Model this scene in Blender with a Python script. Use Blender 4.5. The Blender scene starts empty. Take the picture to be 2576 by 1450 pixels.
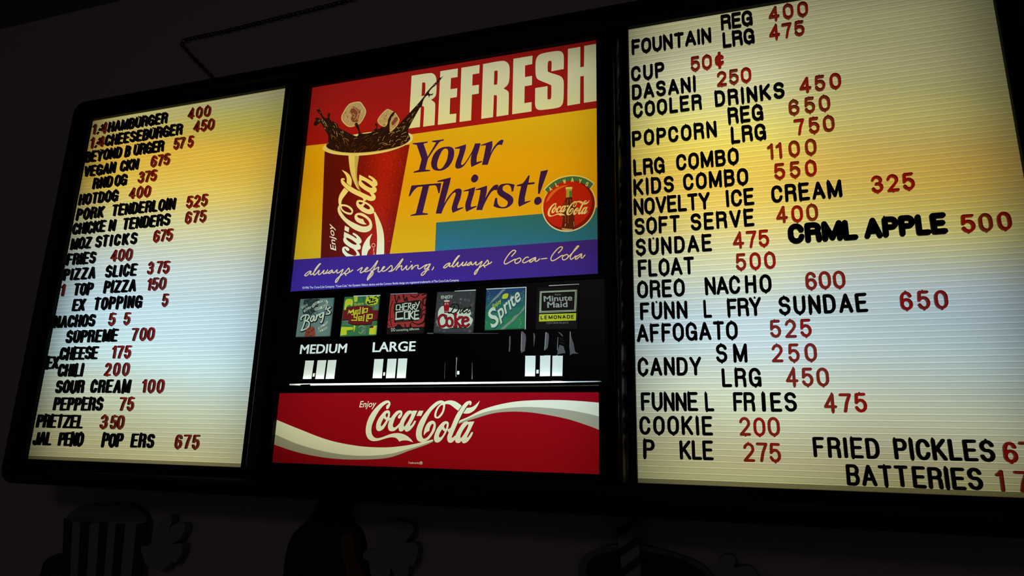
import bpy, bmesh, math, random
from mathutils import Vector, Matrix
from mathutils.geometry import delaunay_2d_cdt

# ------------------------------------------------------------------ camera, world, exposure
W_PX, H_PX = 2576, 1450
F_PX = 1648.45                       # about a 23 mm phone lens
YAW, PITCH, ROLL = 0.319095, 0.239853, -0.024468
DIST, EYE = 1.25, 1.55               # board plane is y = 0, the camera stands 1.25 m in front of it
scn = bpy.context.scene
COL = scn.collection

def _rot():
    ca, sa, cb, sb, cc, sc = (math.cos(YAW), math.sin(YAW), math.cos(PITCH), math.sin(PITCH), math.cos(ROLL), math.sin(ROLL))
    rz = Matrix(((ca, -sa, 0), (sa, ca, 0), (0, 0, 1)))
    rx = Matrix(((1, 0, 0), (0, cb, -sb), (0, sb, cb)))
    ry = Matrix(((cc, 0, sc), (0, 1, 0), (-sc, 0, cc)))
    return rz @ rx @ ry
ROT = _rot()

cam_data = bpy.data.cameras.new('camera')
cam = bpy.data.objects.new('camera', cam_data)
COL.objects.link(cam)
cam_data.sensor_width = 36.0
cam_data.lens = 36.0 * F_PX / W_PX
cam_data.clip_start = 0.02
_r, _f, _u = ROT.col[0], ROT.col[1], ROT.col[2]
cam.matrix_world = Matrix(((_r[0], _u[0], -_f[0], 0), (_r[1], _u[1], -_f[1], -DIST), (_r[2], _u[2], -_f[2], EYE), (0, 0, 0, 1)))
scn.camera = cam

world = bpy.data.worlds.new('dim_room')
scn.world = world
world.use_nodes = True
world.node_tree.nodes['Background'].inputs[0].default_value = (0.9, 0.8, 0.85, 1)
world.node_tree.nodes['Background'].inputs[1].default_value = 0.020

scn.view_settings.view_transform = 'Standard'
scn.view_settings.look = 'None'
scn.view_settings.exposure = 0.0
scn.view_settings.gamma = 1.0
scn.view_settings.use_curve_mapping = False

def area_lamp(name, loc, sx, sy, power, color, direction=(0, -1, 0), tilt=0.0, spread=180):
    d = bpy.data.lights.new(name, 'AREA')
    d.shape = 'RECTANGLE'
    d.size, d.size_y = sx, sy
    d.energy = power
    d.color = color
    d.spread = math.radians(spread)
    o = bpy.data.objects.new(name, d)
    COL.objects.link(o)
    q = Vector(direction).to_track_quat('-Z', 'Y')
    o.matrix_world = Matrix.Translation(loc) @ Matrix.Rotation(tilt, 4, 'Y') @ q.to_matrix().to_4x4()
    return o

# unseen lamps behind the three lit bays: (x centre, length, [(z, power, colour), ...]), tints and slant made up to give the colour bands
TILT = 0.15
BACKLIGHT_Y = 0.100
BACKLIGHT = {
    'left': (-1.345, 0.62, [(2.4, 0.1107, (0.676, 1.0, 0.021), -1.345, 0.62, 0.15), (2.291, 0.2722, (1.0, 0.491, 0.0), -1.345, 0.62, 0.15), (2.183, 0.255, (1.0, 0.696, 0.0), -1.345, 0.62, 0.15), (2.074, 0.2028, (0.935, 1.0, 0.518), -1.345, 0.62, 0.15), (1.965, 0.2464, (0.693, 0.894, 1.0), -1.345, 0.62, 0.15), (1.856, 0.2853, (0.58, 0.842, 1.0), -1.345, 0.62, 0.15), (1.748, 0.3237, (0.615, 0.906, 1.0), -1.345, 0.62, 0.15), (1.639, 0.1876, (0.932, 1.0, 0.587), -1.345, 0.62, 0.15), (1.53, 0.1169, (1.0, 0.868, 0.327), -1.345, 0.62, 0.15), (1.468, 0.082, (1.0, 0.823, 0.329), -1.345, 0.62, 0.0), (2.455, 0.1049, (1.0, 0.806, 0.874), -1.345, 0.62, 0.0)]),
    'right': (0.16, 0.6, [(2.4, 0.1015, (0.997, 1.0, 0.445), 0.16, 0.6, 0.15), (2.291, 0.0979, (1.0, 0.904, 0.534), 0.16, 0.6, 0.15), (2.183, 0.1309, (0.97, 1.0, 0.3), 0.16, 0.6, 0.15), (2.074, 0.1853, (1.0, 0.446, 0.0), 0.16, 0.6, 0.15), (1.965, 0.1745, (1.0, 0.918, 0.0), 0.16, 0.6, 0.15), (1.856, 0.2123, (0.452, 0.676, 1.0), 0.16, 0.6, 0.15), (1.748, 0.1963, (0.648, 0.914, 1.0), 0.16, 0.6, 0.15), (1.639, 0.1686, (0.962, 1.0, 0.619), 0.16, 0.6, 0.15), (1.53, 0.0681, (1.0, 0.351, 0.0), 0.16, 0.6, 0.15), (1.468, 0.0371, (0.079, 1.0, 0.156), 0.16, 0.6, 0.0), (2.455, 0.0115, (0.0, 0.0, 1.0), 0.16, 0.6, 0.0), (2.289, 0.0801, (0.922, 1.0, 0.92), 0.0, 0.3, 0.15), (2.157, 0.089, (1.0, 0.955, 0.0), 0.0, 0.3, 0.15), (2.026, 0.0668, (1.0, 0.388, 0.0), 0.0, 0.3, 0.15), (1.894, 0.0886, (0.944, 1.0, 0.423), 0.0, 0.3, 0.15), (1.763, 0.1425, (0.465, 0.693, 1.0), 0.0, 0.3, 0.15), (1.631, 0.0656, (0.727, 1.0, 0.673), 0.0, 0.3, 0.15), (1.5, 0.0579, (1.0, 0.874, 0.379), 0.0, 0.3, 0.15), (2.455, 0.0382, (1.0, 0.93, 0.385), 0.0, 0.3, 0.0)]),
    'centre': (-0.605, 0.78, [(2.4, 0.263, (1.0, 0.986, 0.703), -0.605, 0.78, 0.15), (2.291, 0.2915, (0.959, 1.0, 0.452), -0.605, 0.78, 0.15), (2.183, 0.3259, (1.0, 0.599, 0.0), -0.605, 0.78, 0.15), (2.074, 0.3128, (1.0, 0.643, 0.0), -0.605, 0.78, 0.15), (1.965, 0.3024, (0.872, 1.0, 0.672), -0.605, 0.78, 0.15), (1.856, 0.3553, (0.678, 0.871, 1.0), -0.605, 0.78, 0.15), (1.748, 0.4055, (0.642, 0.887, 1.0), -0.605, 0.78, 0.15), (1.639, 0.2246, (0.96, 1.0, 0.54), -0.605, 0.78, 0.15), (1.53, 0.1985, (1.0, 0.905, 0.422), -0.605, 0.78, 0.15), (2.455, 0.0373, (1.0, 0.888, 0.099), -0.605, 0.78, 0.0)]),
}
# powers and tints fitted to the colour bands
for _n, (_cx, _len, _lst) in BACKLIGHT.items():
    for _e in _lst:
        _x, _l, _t = _e[3:]
        area_lamp('added_backlight', (_x, BACKLIGHT_Y, _e[0]), _l, 0.035, _e[1], _e[2], tilt=math.atan(_t))
# a short unseen lamp added to brighten the light gap under the price panel
area_lamp('added_backlight', (-0.60, -0.003, 1.6795), 0.60, 0.004, 0.10, (0.9, 0.97, 1.0))
# one dim ceiling lamp of the dark room, well in front of the board
area_lamp('ceiling_lamp', (-0.9, -3.3, 2.75), 1.0, 0.4, 1.45, (1.0, 0.86, 0.83), direction=(0.05, 1, -0.25))

# ------------------------------------------------------------------ helpers
def px(x, y, depth=0.0):
    """point of the plane y = depth seen in the photograph at pixel (x, y)"""
    d = ROT @ Vector(((x - W_PX / 2) / F_PX, 1.0, -(y - H_PX / 2) / F_PX))
    s = (DIST + depth) / d[1]
    return Vector((d[0] * s, depth, EYE + d[2] * s))

def lin(r, g, b):
    f = lambda v: (v / 255 / 12.92) if v / 255 <= 0.04045 else ((v / 255 + 0.055) / 1.055) ** 2.4
    return (f(r), f(g), f(b))

def crop(ox, oy, s):
    return lambda pts: [(ox + p[0] / s, oy + p[1] / s) + tuple(p[2:]) for p in pts]

def obj(name, me, parent=None, loc=None):
    o = bpy.data.objects.new(name, me)
    COL.objects.link(o)
    if parent: o.parent = parent
    if loc is not None: o.location = loc
    return o

def tag(o, label=None, cat=None, group=None, kind=None):
    if label: o['label'] = label
    if cat: o['category'] = cat
    if group: o['group'] = group
    if kind: o['kind'] = kind
    return o

def empty(name, loc, label=None, cat=None, group=None):
    o = bpy.data.objects.new(name, None)
    o.empty_display_size = 0.05
    COL.objects.link(o)
    o.location = loc
    return tag(o, label, cat, group)

MATS = {}
def material(name, build):
    if name in MATS: return MATS[name]
    m = bpy.data.materials.new(name)
    m.use_nodes = True
    nt = m.node_tree
    nt.nodes.clear()
    out = nt.nodes.new('ShaderNodeOutputMaterial')
    build(nt, out)
    MATS[name] = m
    return m

def principled(nt, out, color, rough=0.5, spec=0.5, bump=0.0, scale=60, var=0.0):
    b = nt.nodes.new('ShaderNodeBsdfPrincipled')
    b.inputs['Base Color'].default_value = (*color, 1)
    b.inputs['Roughness'].default_value = rough
    b.inputs['Specular IOR Level'].default_value = spec
    if bump or var:
        tc = nt.nodes.new('ShaderNodeTexCoord')
        n = nt.nodes.new('ShaderNodeTexNoise')
        n.inputs['Scale'].default_value = scale
        n.inputs['Detail'].default_value = 5
        nt.links.new(tc.outputs['Object'], n.inputs['Vector'])
        if bump:
            bp = nt.nodes.new('ShaderNodeBump')
            bp.inputs['Strength'].default_value = bump
            bp.inputs['Distance'].default_value = 0.002
            nt.links.new(n.outputs['Fac'], bp.inputs['Height'])
            nt.links.new(bp.outputs[0], b.inputs['Normal'])
        if var:
            mx = nt.nodes.new('ShaderNodeMix')
            mx.data_type = 'RGBA'
            mx.inputs[6].default_value = (*[c * (1 - var) for c in color], 1)
            mx.inputs[7].default_value = (*[min(1, c * (1 + var)) for c in color], 1)
            nt.links.new(n.outputs['Fac'], mx.inputs[0])
            nt.links.new(mx.outputs[2], b.inputs['Base Color'])
    nt.links.new(b.outputs[0], out.inputs[0])

def mat_plain(name, color, rough=0.5, spec=0.5, bump=0.0, scale=60, var=0.0):
    return material(name, lambda nt, out: principled(nt, out, color, rough, spec, bump, scale, var))

def mat_glow(name, color):
    """ink or acrylic that lets the light of the box through"""
    def build(nt, out):
        t = nt.nodes.new('ShaderNodeBsdfTranslucent')
        t.inputs[0].default_value = (*color, 1)
        d = nt.nodes.new('ShaderNodeBsdfDiffuse')
        d.inputs[0].default_value = (*[c * 0.5 for c in color], 1)
        mx = nt.nodes.new('ShaderNodeMixShader')
        mx.inputs[0].default_value = 0.1
        nt.links.new(t.outputs[0], mx.inputs[1])
        nt.links.new(d.outputs[0], mx.inputs[2])
        nt.links.new(mx.outputs[0], out.inputs[0])
    return material(name, build)

def mat_clear_red(name, color, amount=0.75):
    def build(nt, out):
        t = nt.nodes.new('ShaderNodeBsdfTransparent')
        tc = nt.nodes.new('ShaderNodeTexCoord')
        n = nt.nodes.new('ShaderNodeTexNoise')
        n.inputs['Scale'].default_value = 45
        nt.links.new(tc.outputs['Object'], n.inputs['Vector'])
        oi = nt.nodes.new('ShaderNodeObjectInfo')
        ad = nt.nodes.new('ShaderNodeMath'); ad.operation = 'ADD'
        nt.links.new(n.outputs['Fac'], ad.inputs[0])
        nt.links.new(oi.outputs['Random'], ad.inputs[1])
        mr = nt.nodes.new('ShaderNodeMapRange')
        mr.inputs[1].default_value, mr.inputs[2].default_value = 0.3, 1.7
        nt.links.new(ad.outputs[0], mr.inputs[0])
        mc = nt.nodes.new('ShaderNodeMix'); mc.data_type = 'RGBA'
        mc.inputs[6].default_value = (*color, 1)
        mc.inputs[7].default_value = (color[0] * 0.72, color[1] * 2.4, color[2] * 2.0, 1)
        nt.links.new(mr.outputs[0], mc.inputs[0])
        nt.links.new(mc.outputs[2], t.inputs[0])
        d = nt.nodes.new('ShaderNodeBsdfPrincipled')
        d.inputs['Base Color'].default_value = (0.25, 0.01, 0.01, 1)
        d.inputs['Roughness'].default_value = 0.35
        mx = nt.nodes.new('ShaderNodeMixShader')
        mx.inputs[0].default_value = amount
        nt.links.new(d.outputs[0], mx.inputs[1])
        nt.links.new(t.outputs[0], mx.inputs[2])
        nt.links.new(mx.outputs[0], out.inputs[0])
    return material(name, build)

BLACK = mat_plain('black_plastic', (0.006, 0.006, 0.007), 0.32, 0.5)
FRAME = mat_plain('black_satin_metal', (0.004, 0.004, 0.0045), 0.5, 0.10, bump=0.03, scale=300)
GLOSS = mat_plain('black_gloss_moulding', (0.004, 0.004, 0.005), 0.22, 0.5)
SHEET = mat_plain('black_gloss_sheet', (0.009, 0.009, 0.011), 0.3, 0.2)
LETTER = mat_plain('black_letter_plastic', (0.004, 0.004, 0.005), 0.6, 0.06)
RED = mat_clear_red('red_letter_plastic', (0.84, 0.10, 0.10), 0.80)
RED_SIDE = mat_clear_red('red_letter_plastic_side_shade', (0.45, 0.05, 0.05), 0.45)  # side walls: their shading put in as a darker red
BOARD = mat_glow('letter_board_acrylic', (0.72, 0.72, 0.72))
RAIL = mat_glow('letter_board_rail', (0.97, 0.97, 0.97))
RAIL_SHADE = mat_glow('letter_board_rail_shade', (0.62, 0.62, 0.61))  # shade below each rail, put into the colour of a thin strip
EDGE = mat_glow('letter_board_bottom_shade', (0.27, 0.26, 0.22))  # bottom strip, darkened in colour for the shade of the frame channel

def sm(pts, n=5, closed=True):
    """smooth a traced outline: Catmull-Rom, with points (x, y, 1) kept as sharp corners"""
    P = [(p[0], p[1]) for p in pts]
    K = [len(p) > 2 for p in pts]
    N = len(P)
    out = []
    for i in range(N if closed else N - 1):
        p1, p2 = P[i], P[(i + 1) % N]
        p0 = p1 if (K[i] or (not closed and i == 0)) else P[(i - 1) % N]
        p3 = p2 if (K[(i + 1) % N] or (not closed and i == N - 2)) else P[(i + 2) % N]
        if K[i] and K[(i + 1) % N]:
            out.append(p1)
            continue
        for k in range(n):
            t = k / n
            out.append(tuple(0.5 * (2 * p1[j] + (p2[j] - p0[j]) * t + (2 * p0[j] - 5 * p1[j] + 4 * p2[j] - p3[j]) * t * t
                                    + (3 * p1[j] - p0[j] - 3 * p2[j] + p3[j]) * t ** 3) for j in (0, 1)))
    if not closed: out.append(P[-1])
    return out

def stroke_polys(pts, w, cap='round', closed=False):
    """outline polygons that together cover a pen stroke"""
    out = []
    h = w / 2
    n = len(pts)
    for i in range(n - 1):
        (x0, y0), (x1, y1) = pts[i][:2], pts[i + 1][:2]
        L = math.hypot(x1 - x0, y1 - y0)
        if L < 1e-9: continue
        ux, uy = (x1 - x0) / L, (y1 - y0) / L
        e0 = h if (cap == 'square' and i == 0) else 0
        e1 = h if (cap == 'square' and i == n - 2) else 0
        ax, ay, bx, by = x0 - ux * e0, y0 - uy * e0, x1 + ux * e1, y1 + uy * e1
        out.append([(ax - uy * h, ay + ux * h), (ax + uy * h, ay - ux * h), (bx + uy * h, by - ux * h), (bx - uy * h, by + ux * h)])
    for i in range(n):
        if cap != 'round' and i in (0, n - 1): continue
        if 0 < i < n - 1:
            a = math.atan2(pts[i][1] - pts[i-1][1], pts[i][0] - pts[i-1][0])
            b = math.atan2(pts[i+1][1] - pts[i][1], pts[i+1][0] - pts[i][0])
            d = abs((b - a + math.pi) % (2 * math.pi) - math.pi)
            if d < 0.05: continue
        out.append([(pts[i][0] + h * math.cos(k * math.pi / 5 + 0.13), pts[i][1] + h * math.sin(k * math.pi / 5 + 0.13)) for k in range(10)])
    return out

def signed_area(p):
    return sum(p[i][0] * p[(i + 1) % len(p)][1] - p[(i + 1) % len(p)][0] * p[i][1] for i in range(len(p))) / 2

def cdt(polys, eps=1e-5):
    """triangulate all outlines together; returns points, triangles and, per triangle, the last outline that covers it (-1: none)"""
    import numpy as np
    V, E, clean = [], [], []
    for p in polys:
        q = []
        for v in p:
            if not q or math.hypot(v[0] - q[-1][0], v[1] - q[-1][1]) > eps * 4: q.append((v[0], v[1]))
        if len(q) > 2 and math.hypot(q[0][0] - q[-1][0], q[0][1] - q[-1][1]) < eps * 4: q.pop()
        clean.append(q)
        if len(q) < 3: continue
        b = len(V)
        V += [Vector(v) for v in q]
        E += [(b + i, b + (i + 1) % len(q)) for i in range(len(q))]
    vs, es, fs, ov, oe, of = delaunay_2d_cdt(V, E, [], 0, eps)
    P = np.array([(v[0], v[1]) for v in vs])
    T = np.array(fs)
    cen = P[T].mean(axis=1)
    order = np.argsort(cen[:, 0])
    sx = cen[order, 0]
    top = np.full(len(T), -1)
    base = np.zeros(len(T), bool)
    for k, q in enumerate(clean):
        if len(q) < 3: continue
        Q = np.array(q)
        lo, hi = Q.min(0), Q.max(0)
        c = order[np.searchsorted(sx, lo[0]):np.searchsorted(sx, hi[0])]
        c = c[(cen[c, 1] > lo[1]) & (cen[c, 1] < hi[1])]
        if not len(c): continue
        wn = np.zeros(len(c), int)
        X, Yc = cen[c, 0], cen[c, 1]
        for (x0, y0), (x1, y1) in zip(q, q[1:] + q[:1]):
            if y0 == y1: continue
            up = (y0 <= Yc) & (y1 > Yc); dn = (y1 <= Yc) & (y0 > Yc)
            m = up | dn
            if not m.any(): continue
            right = X < x0 + (Yc - y0) * (x1 - x0) / (y1 - y0)
            wn += (up & right).astype(int) - (dn & right).astype(int)
        hit = c[wn != 0]
        top[hit] = k
        if k == 0: base[hit] = True
    return vs, [list(f) for f in fs], top.tolist(), base.tolist()

# ------------------------------------------------------------------ single-stroke alphabet
def arc(cx, cy, rx, ry, a0, a1, n=9):
    return [(cx + rx * math.cos(math.radians(a0 + (a1 - a0) * k / n)), cy + ry * math.sin(math.radians(a0 + (a1 - a0) * k / n))) for k in range(n + 1)]
_O = arc(.5, .64, .5, .36, 0, 180) + arc(.5, .36, .5, .36, 180, 360) + [(1, .64)]
GLYPH = {
    'A': (.64, [[(0, 0), (.5, 1), (1, 0)], [(.16, .3), (.84, .3)]]),
    'B': (.57, [[(0, 0), (0, 1), (.6, 1)] + arc(.6, .77, .36, .23, 90, -90) + [(0, .54)], [(.6, .54)] + arc(.62, .27, .38, .27, 90, -90) + [(0, 0)]]),
    'C': (.58, [arc(.5, .64, .5, .36, 12, 180) + arc(.5, .36, .5, .36, 180, 348)]),
    'D': (.58, [[(0, 0), (0, 1), (.45, 1)] + arc(.45, .6, .55, .4, 90, 0) + arc(.45, .4, .55, .4, 0, -90) + [(0, 0)]]),
    'E': (.54, [[(1, 1), (0, 1), (0, 0), (1, 0)], [(0, .52), (.86, .52)]]),
    'F': (.52, [[(1, 1), (0, 1), (0, 0)], [(0, .52), (.84, .52)]]),
    'G': (.60, [arc(.5, .64, .5, .36, 12, 180) + arc(.5, .36, .5, .36, 180, 360) + [(1, .45), (.58, .45)], [(1, .4), (1, 0)]]),
    'H': (.57, [[(0, 0), (0, 1)], [(1, 0), (1, 1)], [(0, .52), (1, .52)]]),
    'I': (.17, [[(.5, 0), (.5, 1)]]),
    'J': (.50, [[(1, 1), (1, .32)] + arc(.5, .32, .5, .32, 0, -170)]),
    'K': (.58, [[(0, 0), (0, 1)], [(.98, 1), (0, .38)], [(.32, .58), (1, 0)]]),
    'L': (.50, [[(0, 1), (0, 0), (1, 0)]]),
    'M': (.70, [[(0, 0), (0, 1), (.5, .05), (1, 1), (1, 0)]]),
    'N': (.57, [[(0, 0), (0, 1), (1, 0), (1, 1)]]),
    'O': (.60, [_O]),
    'P': (.56, [[(0, 0), (0, 1), (.6, 1)] + arc(.6, .74, .4, .26, 90, -90) + [(0, .48)]]),
    'R': (.58, [[(0, 0), (0, 1), (.6, 1)] + arc(.6, .76, .38, .24, 90, -90) + [(0, .52)], [(.6, .52)] + arc(.62, .36, .34, .16, 90, 0) + [(1, 0)]]),
    'S': (.58, [arc(.5, .755, .48, .245, 12, 250) + arc(.5, .27, .5, .27, 72, -168)]),
    'T': (.57, [[(0, 1), (1, 1)], [(.5, 1), (.5, 0)]]),
    'U': (.58, [[(0, 1), (0, .36)] + arc(.5, .36, .5, .36, 180, 360) + [(1, 1)]]),
    'V': (.62, [[(0, 1), (.5, 0), (1, 1)]]),
    'W': (.80, [[(0, 1), (.25, 0), (.5, .9), (.75, 0), (1, 1)]]),
    'X': (.60, [[(0, 0), (1, 1)], [(0, 1), (1, 0)]]),
    'Y': (.62, [[(0, 1), (.5, .45), (1, 1)], [(.5, .45), (.5, 0)]]),
    'Z': (.57, [[(0, 1), (1, 1), (0, 0), (1, 0)]]),
    '0': (.60, [_O]),
    '1': (.33, [[(0, .80), (.5, .86), (1, 1), (1, 0)]]),
    '2': (.58, [arc(.5, .7, .48, .3, 165, -20) + [(.72, .42), (0, 0), (1, 0)]]),
    '3': (.58, [arc(.5, .755, .45, .245, 165, -70) + [(.42, .52)], [(.42, .52)] + arc(.5, .27, .5, .27, 75, -168)]),
    '4': (.62, [[(.72, 0), (.72, 1), (0, .27), (1, .27)]]),
    '5': (.58, [[(.93, 1), (.13, 1), (.06, .5)] + arc(.5, .33, .5, .33, 130, -160)]),
    '6': (.58, [arc(.5, .66, .47, .34, 22, 180) + [(.02, .3)], arc(.5, .29, .49, .29, 0, 360, 16)]),
    '7': (.58, [[(0, 1), (1, 1), (.62, .5), (.42, 0)]]),
    '8': (.58, [arc(.5, .76, .44, .24, 0, 360, 14), arc(.5, .27, .5, .27, 0, 360, 14)]),
    '9': (.58, [arc(.5, .71, .49, .29, 0, 360, 16), [(.98, .7)] + arc(.5, .34, .47, .34, 0, -160)]),
    '\u00a2': (.46, [arc(.5, .58, .5, .26, 25, 180) + arc(.5, .42, .5, .26, 180, 335), [(.5, -.08), (.5, 1.08)]]),
    '.': (.17, [[(.5, 0), (.5, .02)]]), "'": (.17, [[(.5, 1), (.5, .8)]]), '-': (.4, [[(0, .45), (1, .45)]]), '%': (.7, [arc(.22, .78, .2, .2, 0, 360), arc(.78, .22, .2, .2, 0, 360), [(.1, 0), (.9, 1)]]),
    '!': (.17, [[(.5, .3), (.5, 1)], [(.5, 0), (.5, .02)]]),
}
def glyph_strokes(ch, t, wscale=1.0):
    """skeleton of a capital one unit high with stroke t, and its width"""
    w, sk = GLYPH[ch]
    w = max(t, w * wscale)
    f = lambda p: (t / 2 + p[0] * (w - t), t / 2 + p[1] * (1 - t))
    return w, [[f(p) for p in s] for s in sk]

LETTER_MESH = {}
DEPTH = 0.0052
ROUND = set('OCSGU023568')
def letter_mesh(ch, bold, red, nub):
    key = (ch, bold, red, nub)
    if key in LETTER_MESH: return LETTER_MESH[key]
    t = 0.255 if bold else 0.150 if red else 0.158
    w, st = glyph_strokes(ch, t, 1.27 if bold else 1.0)
    polys = []
    for s in st: polys += stroke_polys(s, t)
    if ch in ROUND or nub:
        cx = w / 2 if (ch in ROUND or ch in 'TYVI') else t / 2 + .72 * (w - t) if ch == '4' else w - t / 2 if ch in '1J' else t / 2
        if nub == 2 or (nub == 0 and ch not in 'SC'): polys.append([(cx - .06, .06), (cx - .045, -.02), (cx - .02, -.045), (cx + .025, -.045), (cx + .045, -.02), (cx + .06, .06)])
        if nub: polys.append([(cx - .06, .95), (cx - .045, 1.02), (cx - .012, 1.06), (cx + .02, 1.02), (cx + .05, .95)])
    vs, fs, of, _ = cdt(polys)
    fs = [f for f, o in zip(fs, of) if o >= 0]
    bm = bmesh.new()
    fr = [bm.verts.new((v[0], -DEPTH / 0.036, v[1])) for v in vs]
    bk = [bm.verts.new((v[0], 0, v[1])) for v in vs]
    edges = {}
    for f in fs:
        bm.faces.new([fr[i] for i in f])
        bm.faces.new([bk[i] for i in reversed(f)])
        for a, b in zip(f, f[1:] + f[:1]): edges[(a, b)] = 1
    for a, b in edges:
        if (b, a) not in edges:
            fc = bm.faces.new([fr[b], fr[a], bk[a], bk[b]])
            if red: fc.material_index = 1
    for v in [v for v in bm.verts if not v.link_faces]: bm.verts.remove(v)
    bmesh.ops.recalc_face_normals(bm, faces=bm.faces)
    me = bpy.data.meshes.new('letter_' + ch)
    bm.to_mesh(me); bm.free()
    me.materials.append(RED if red else LETTER)
    if red: me.materials.append(RED_SIDE)
    LETTER_MESH[key] = (me, w)
    return LETTER_MESH[key]

# ------------------------------------------------------------------ flat printed art
class Art:
    """printed sheet: coloured outlines painted one over the other, cut into ONE flat mesh"""
    def __init__(self): self.items = []
    def poly(self, color, pts, n=5, smooth=True):
        self.items.append((color, sm(pts, n) if smooth else [p[:2] for p in pts]))
    def stroke(self, color, pts, w, smooth=True, cap='round', n=5):
        q = sm(pts, n, closed=False) if smooth else pts
        for p in stroke_polys(q, w, cap): self.items.append((color, p))
    def text(self, color, s, p0, p1, h, t=0.16, space=0.12, slant=0.0, cap='round', up=None, wscale=1.0):
        """capitals from p0 to p1 along the baseline (sheet coordinates, y down); h = cap height in the same units"""
        L = math.hypot(p1[0] - p0[0], p1[1] - p0[1])
        ux, uy = (p1[0] - p0[0]) / L, (p1[1] - p0[1]) / L
        vx, vy = up if up else (uy, -ux)
        lay, x = [], 0.0
        for ch in s:
            if ch == ' ': x += 0.42; continue
            w, st = glyph_strokes(ch, t, wscale)
            lay.append((x, st)); x += w + space
        k = L / (x - space)
        for x0, st in lay:
            for q in st:
                for p in stroke_polys(q, t, cap):
                    self.items.append((color, [(p0[0] + ux * k * (a + x0 + slant * b) + vx * h * b, p0[1] + uy * k * (a + x0 + slant * b) + vy * h * b) for a, b in p]))
    def fat(self, color, s, p0, p1, h, d, **k):
        for dx, dy in ((-d, 0), (d, 0), (-d / 2, -d * .6), (d / 2, d * .6), (d / 2, -d * .6), (-d / 2, d * .6)):
            self.font(color, s, (p0[0] + d + dx, p0[1] + dy), (p1[0] - d + dx, p1[1] + dy), h - d, **k)
    def font(self, color, s, p0, p1, h, slant=0.0, bold=0.0, up=None):
        """lower-case text with Blender's own built-in typeface"""
        cu = bpy.data.curves.new('tmp_text', 'FONT')
        cu.body = s; cu.offset = bold; cu.resolution_u = 3; cu.dimensions = '2D'; cu.fill_mode = 'FRONT'
        ob = bpy.data.objects.new('tmp_text', cu); COL.objects.link(ob)
        dg = bpy.context.evaluated_depsgraph_get()
        me = bpy.data.meshes.new_from_object(ob.evaluated_get(dg))
        xs = [v.co.x for v in me.vertices]
        L = math.hypot(p1[0] - p0[0], p1[1] - p0[1])
        ux, uy = (p1[0] - p0[0]) / L, (p1[1] - p0[1]) / L
        vx, vy = up if up else (uy, -ux)
        x0, k = min(xs), L / (max(xs) - min(xs))
        c = 0.69
        f = lambda v: (p0[0] + ux * (k * (v.x - x0) + slant * h * v.y / c) + vx * h * v.y / c, p0[1] + uy * (k * (v.x - x0) + slant * h * v.y / c) + vy * h * v.y / c)
        for p in me.polygons:
            self.items.append((color, [f(me.vertices[i].co) for i in p.vertices]))
        bpy.data.objects.remove(ob); bpy.data.curves.remove(cu); bpy.data.meshes.remove(me)
    def build(self, name, palette, depth, parent=None, place=None, origin=None):
        """first item is the sheet itself; palette maps colour keys to materials, None leaves a hole"""
        vs, fs, of, inb = cdt([p for c, p in self.items], 1e-4)
        keys = [k for k, m in palette.items() if m is not None]
        idx = {k: i for i, k in enumerate(keys)}
        base = self.items[0][1]
        pt = place or (lambda v: px(v[0], v[1], depth))
        o0 = origin or Vector((0, 0, 0))
        bm = bmesh.new()
        bv = [bm.verts.new(pt(v) - o0) for v in vs]
        for f, o, ib in zip(fs, of, inb):
            if not ib: continue
            key = self.items[o][0]
            if key not in idx: continue
            try: fc = bm.faces.new([bv[i] for i in f])
            except ValueError: continue
            fc.material_index = idx[key]
        for v in [v for v in bm.verts if not v.link_faces]: bm.verts.remove(v)
        bm.normal_update()
        for fc in bm.faces:
            if fc.normal.y > 0: fc.normal_flip()
        me = bpy.data.meshes.new(name)
        bm.to_mesh(me); bm.free()
        for k in keys: me.materials.append(palette[k])
        return obj(name, me, parent, origin)

def inside(p, poly):
    c = False
    for i in range(len(poly)):
        (x0, y0), (x1, y1) = poly[i][:2], poly[i - 1][:2]
        if (y0 > p[1]) != (y1 > p[1]) and p[0] < (x1 - x0) * (p[1] - y0) / (y1 - y0) + x0: c = not c
    return c

def add_box(bm, x0, x1, y0, y1, z0, z1):
    v = [bm.verts.new((x, y, z)) for x in (x0, x1) for y in (y0, y1) for z in (z0, z1)]
    for f in ((0, 1, 3, 2), (4, 6, 7, 5), (0, 4, 5, 1), (2, 3, 7, 6), (0, 2, 6, 4), (1, 5, 7, 3)):
        bm.faces.new([v[i] for i in f])

def mesh_from(bm, name, mats, smooth=False):
    bmesh.ops.recalc_face_normals(bm, faces=bm.faces)
    me = bpy.data.meshes.new(name)
    bm.to_mesh(me); bm.free()
    for m in (mats if isinstance(mats, (list, tuple)) else [mats]): me.materials.append(m)
    if smooth:
        for p in me.polygons: p.use_smooth = True
    return me

def box_obj(name, mat, b, parent=None, bevel=0.0, segs=3):
    bm = bmesh.new()
    cx, cy, cz = (b[0] + b[1]) / 2, (b[2] + b[3]) / 2, (b[4] + b[5]) / 2
    add_box(bm, b[0] - cx, b[1] - cx, b[2] - cy, b[3] - cy, b[4] - cz, b[5] - cz)
    if bevel:
        bmesh.ops.bevel(bm, geom=list(bm.edges), offset=bevel, segments=segs, profile=0.5, affect='EDGES')
    return obj(name, mesh_from(bm, name, mat, bevel > 0), parent, (cx, cy, cz))

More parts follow.
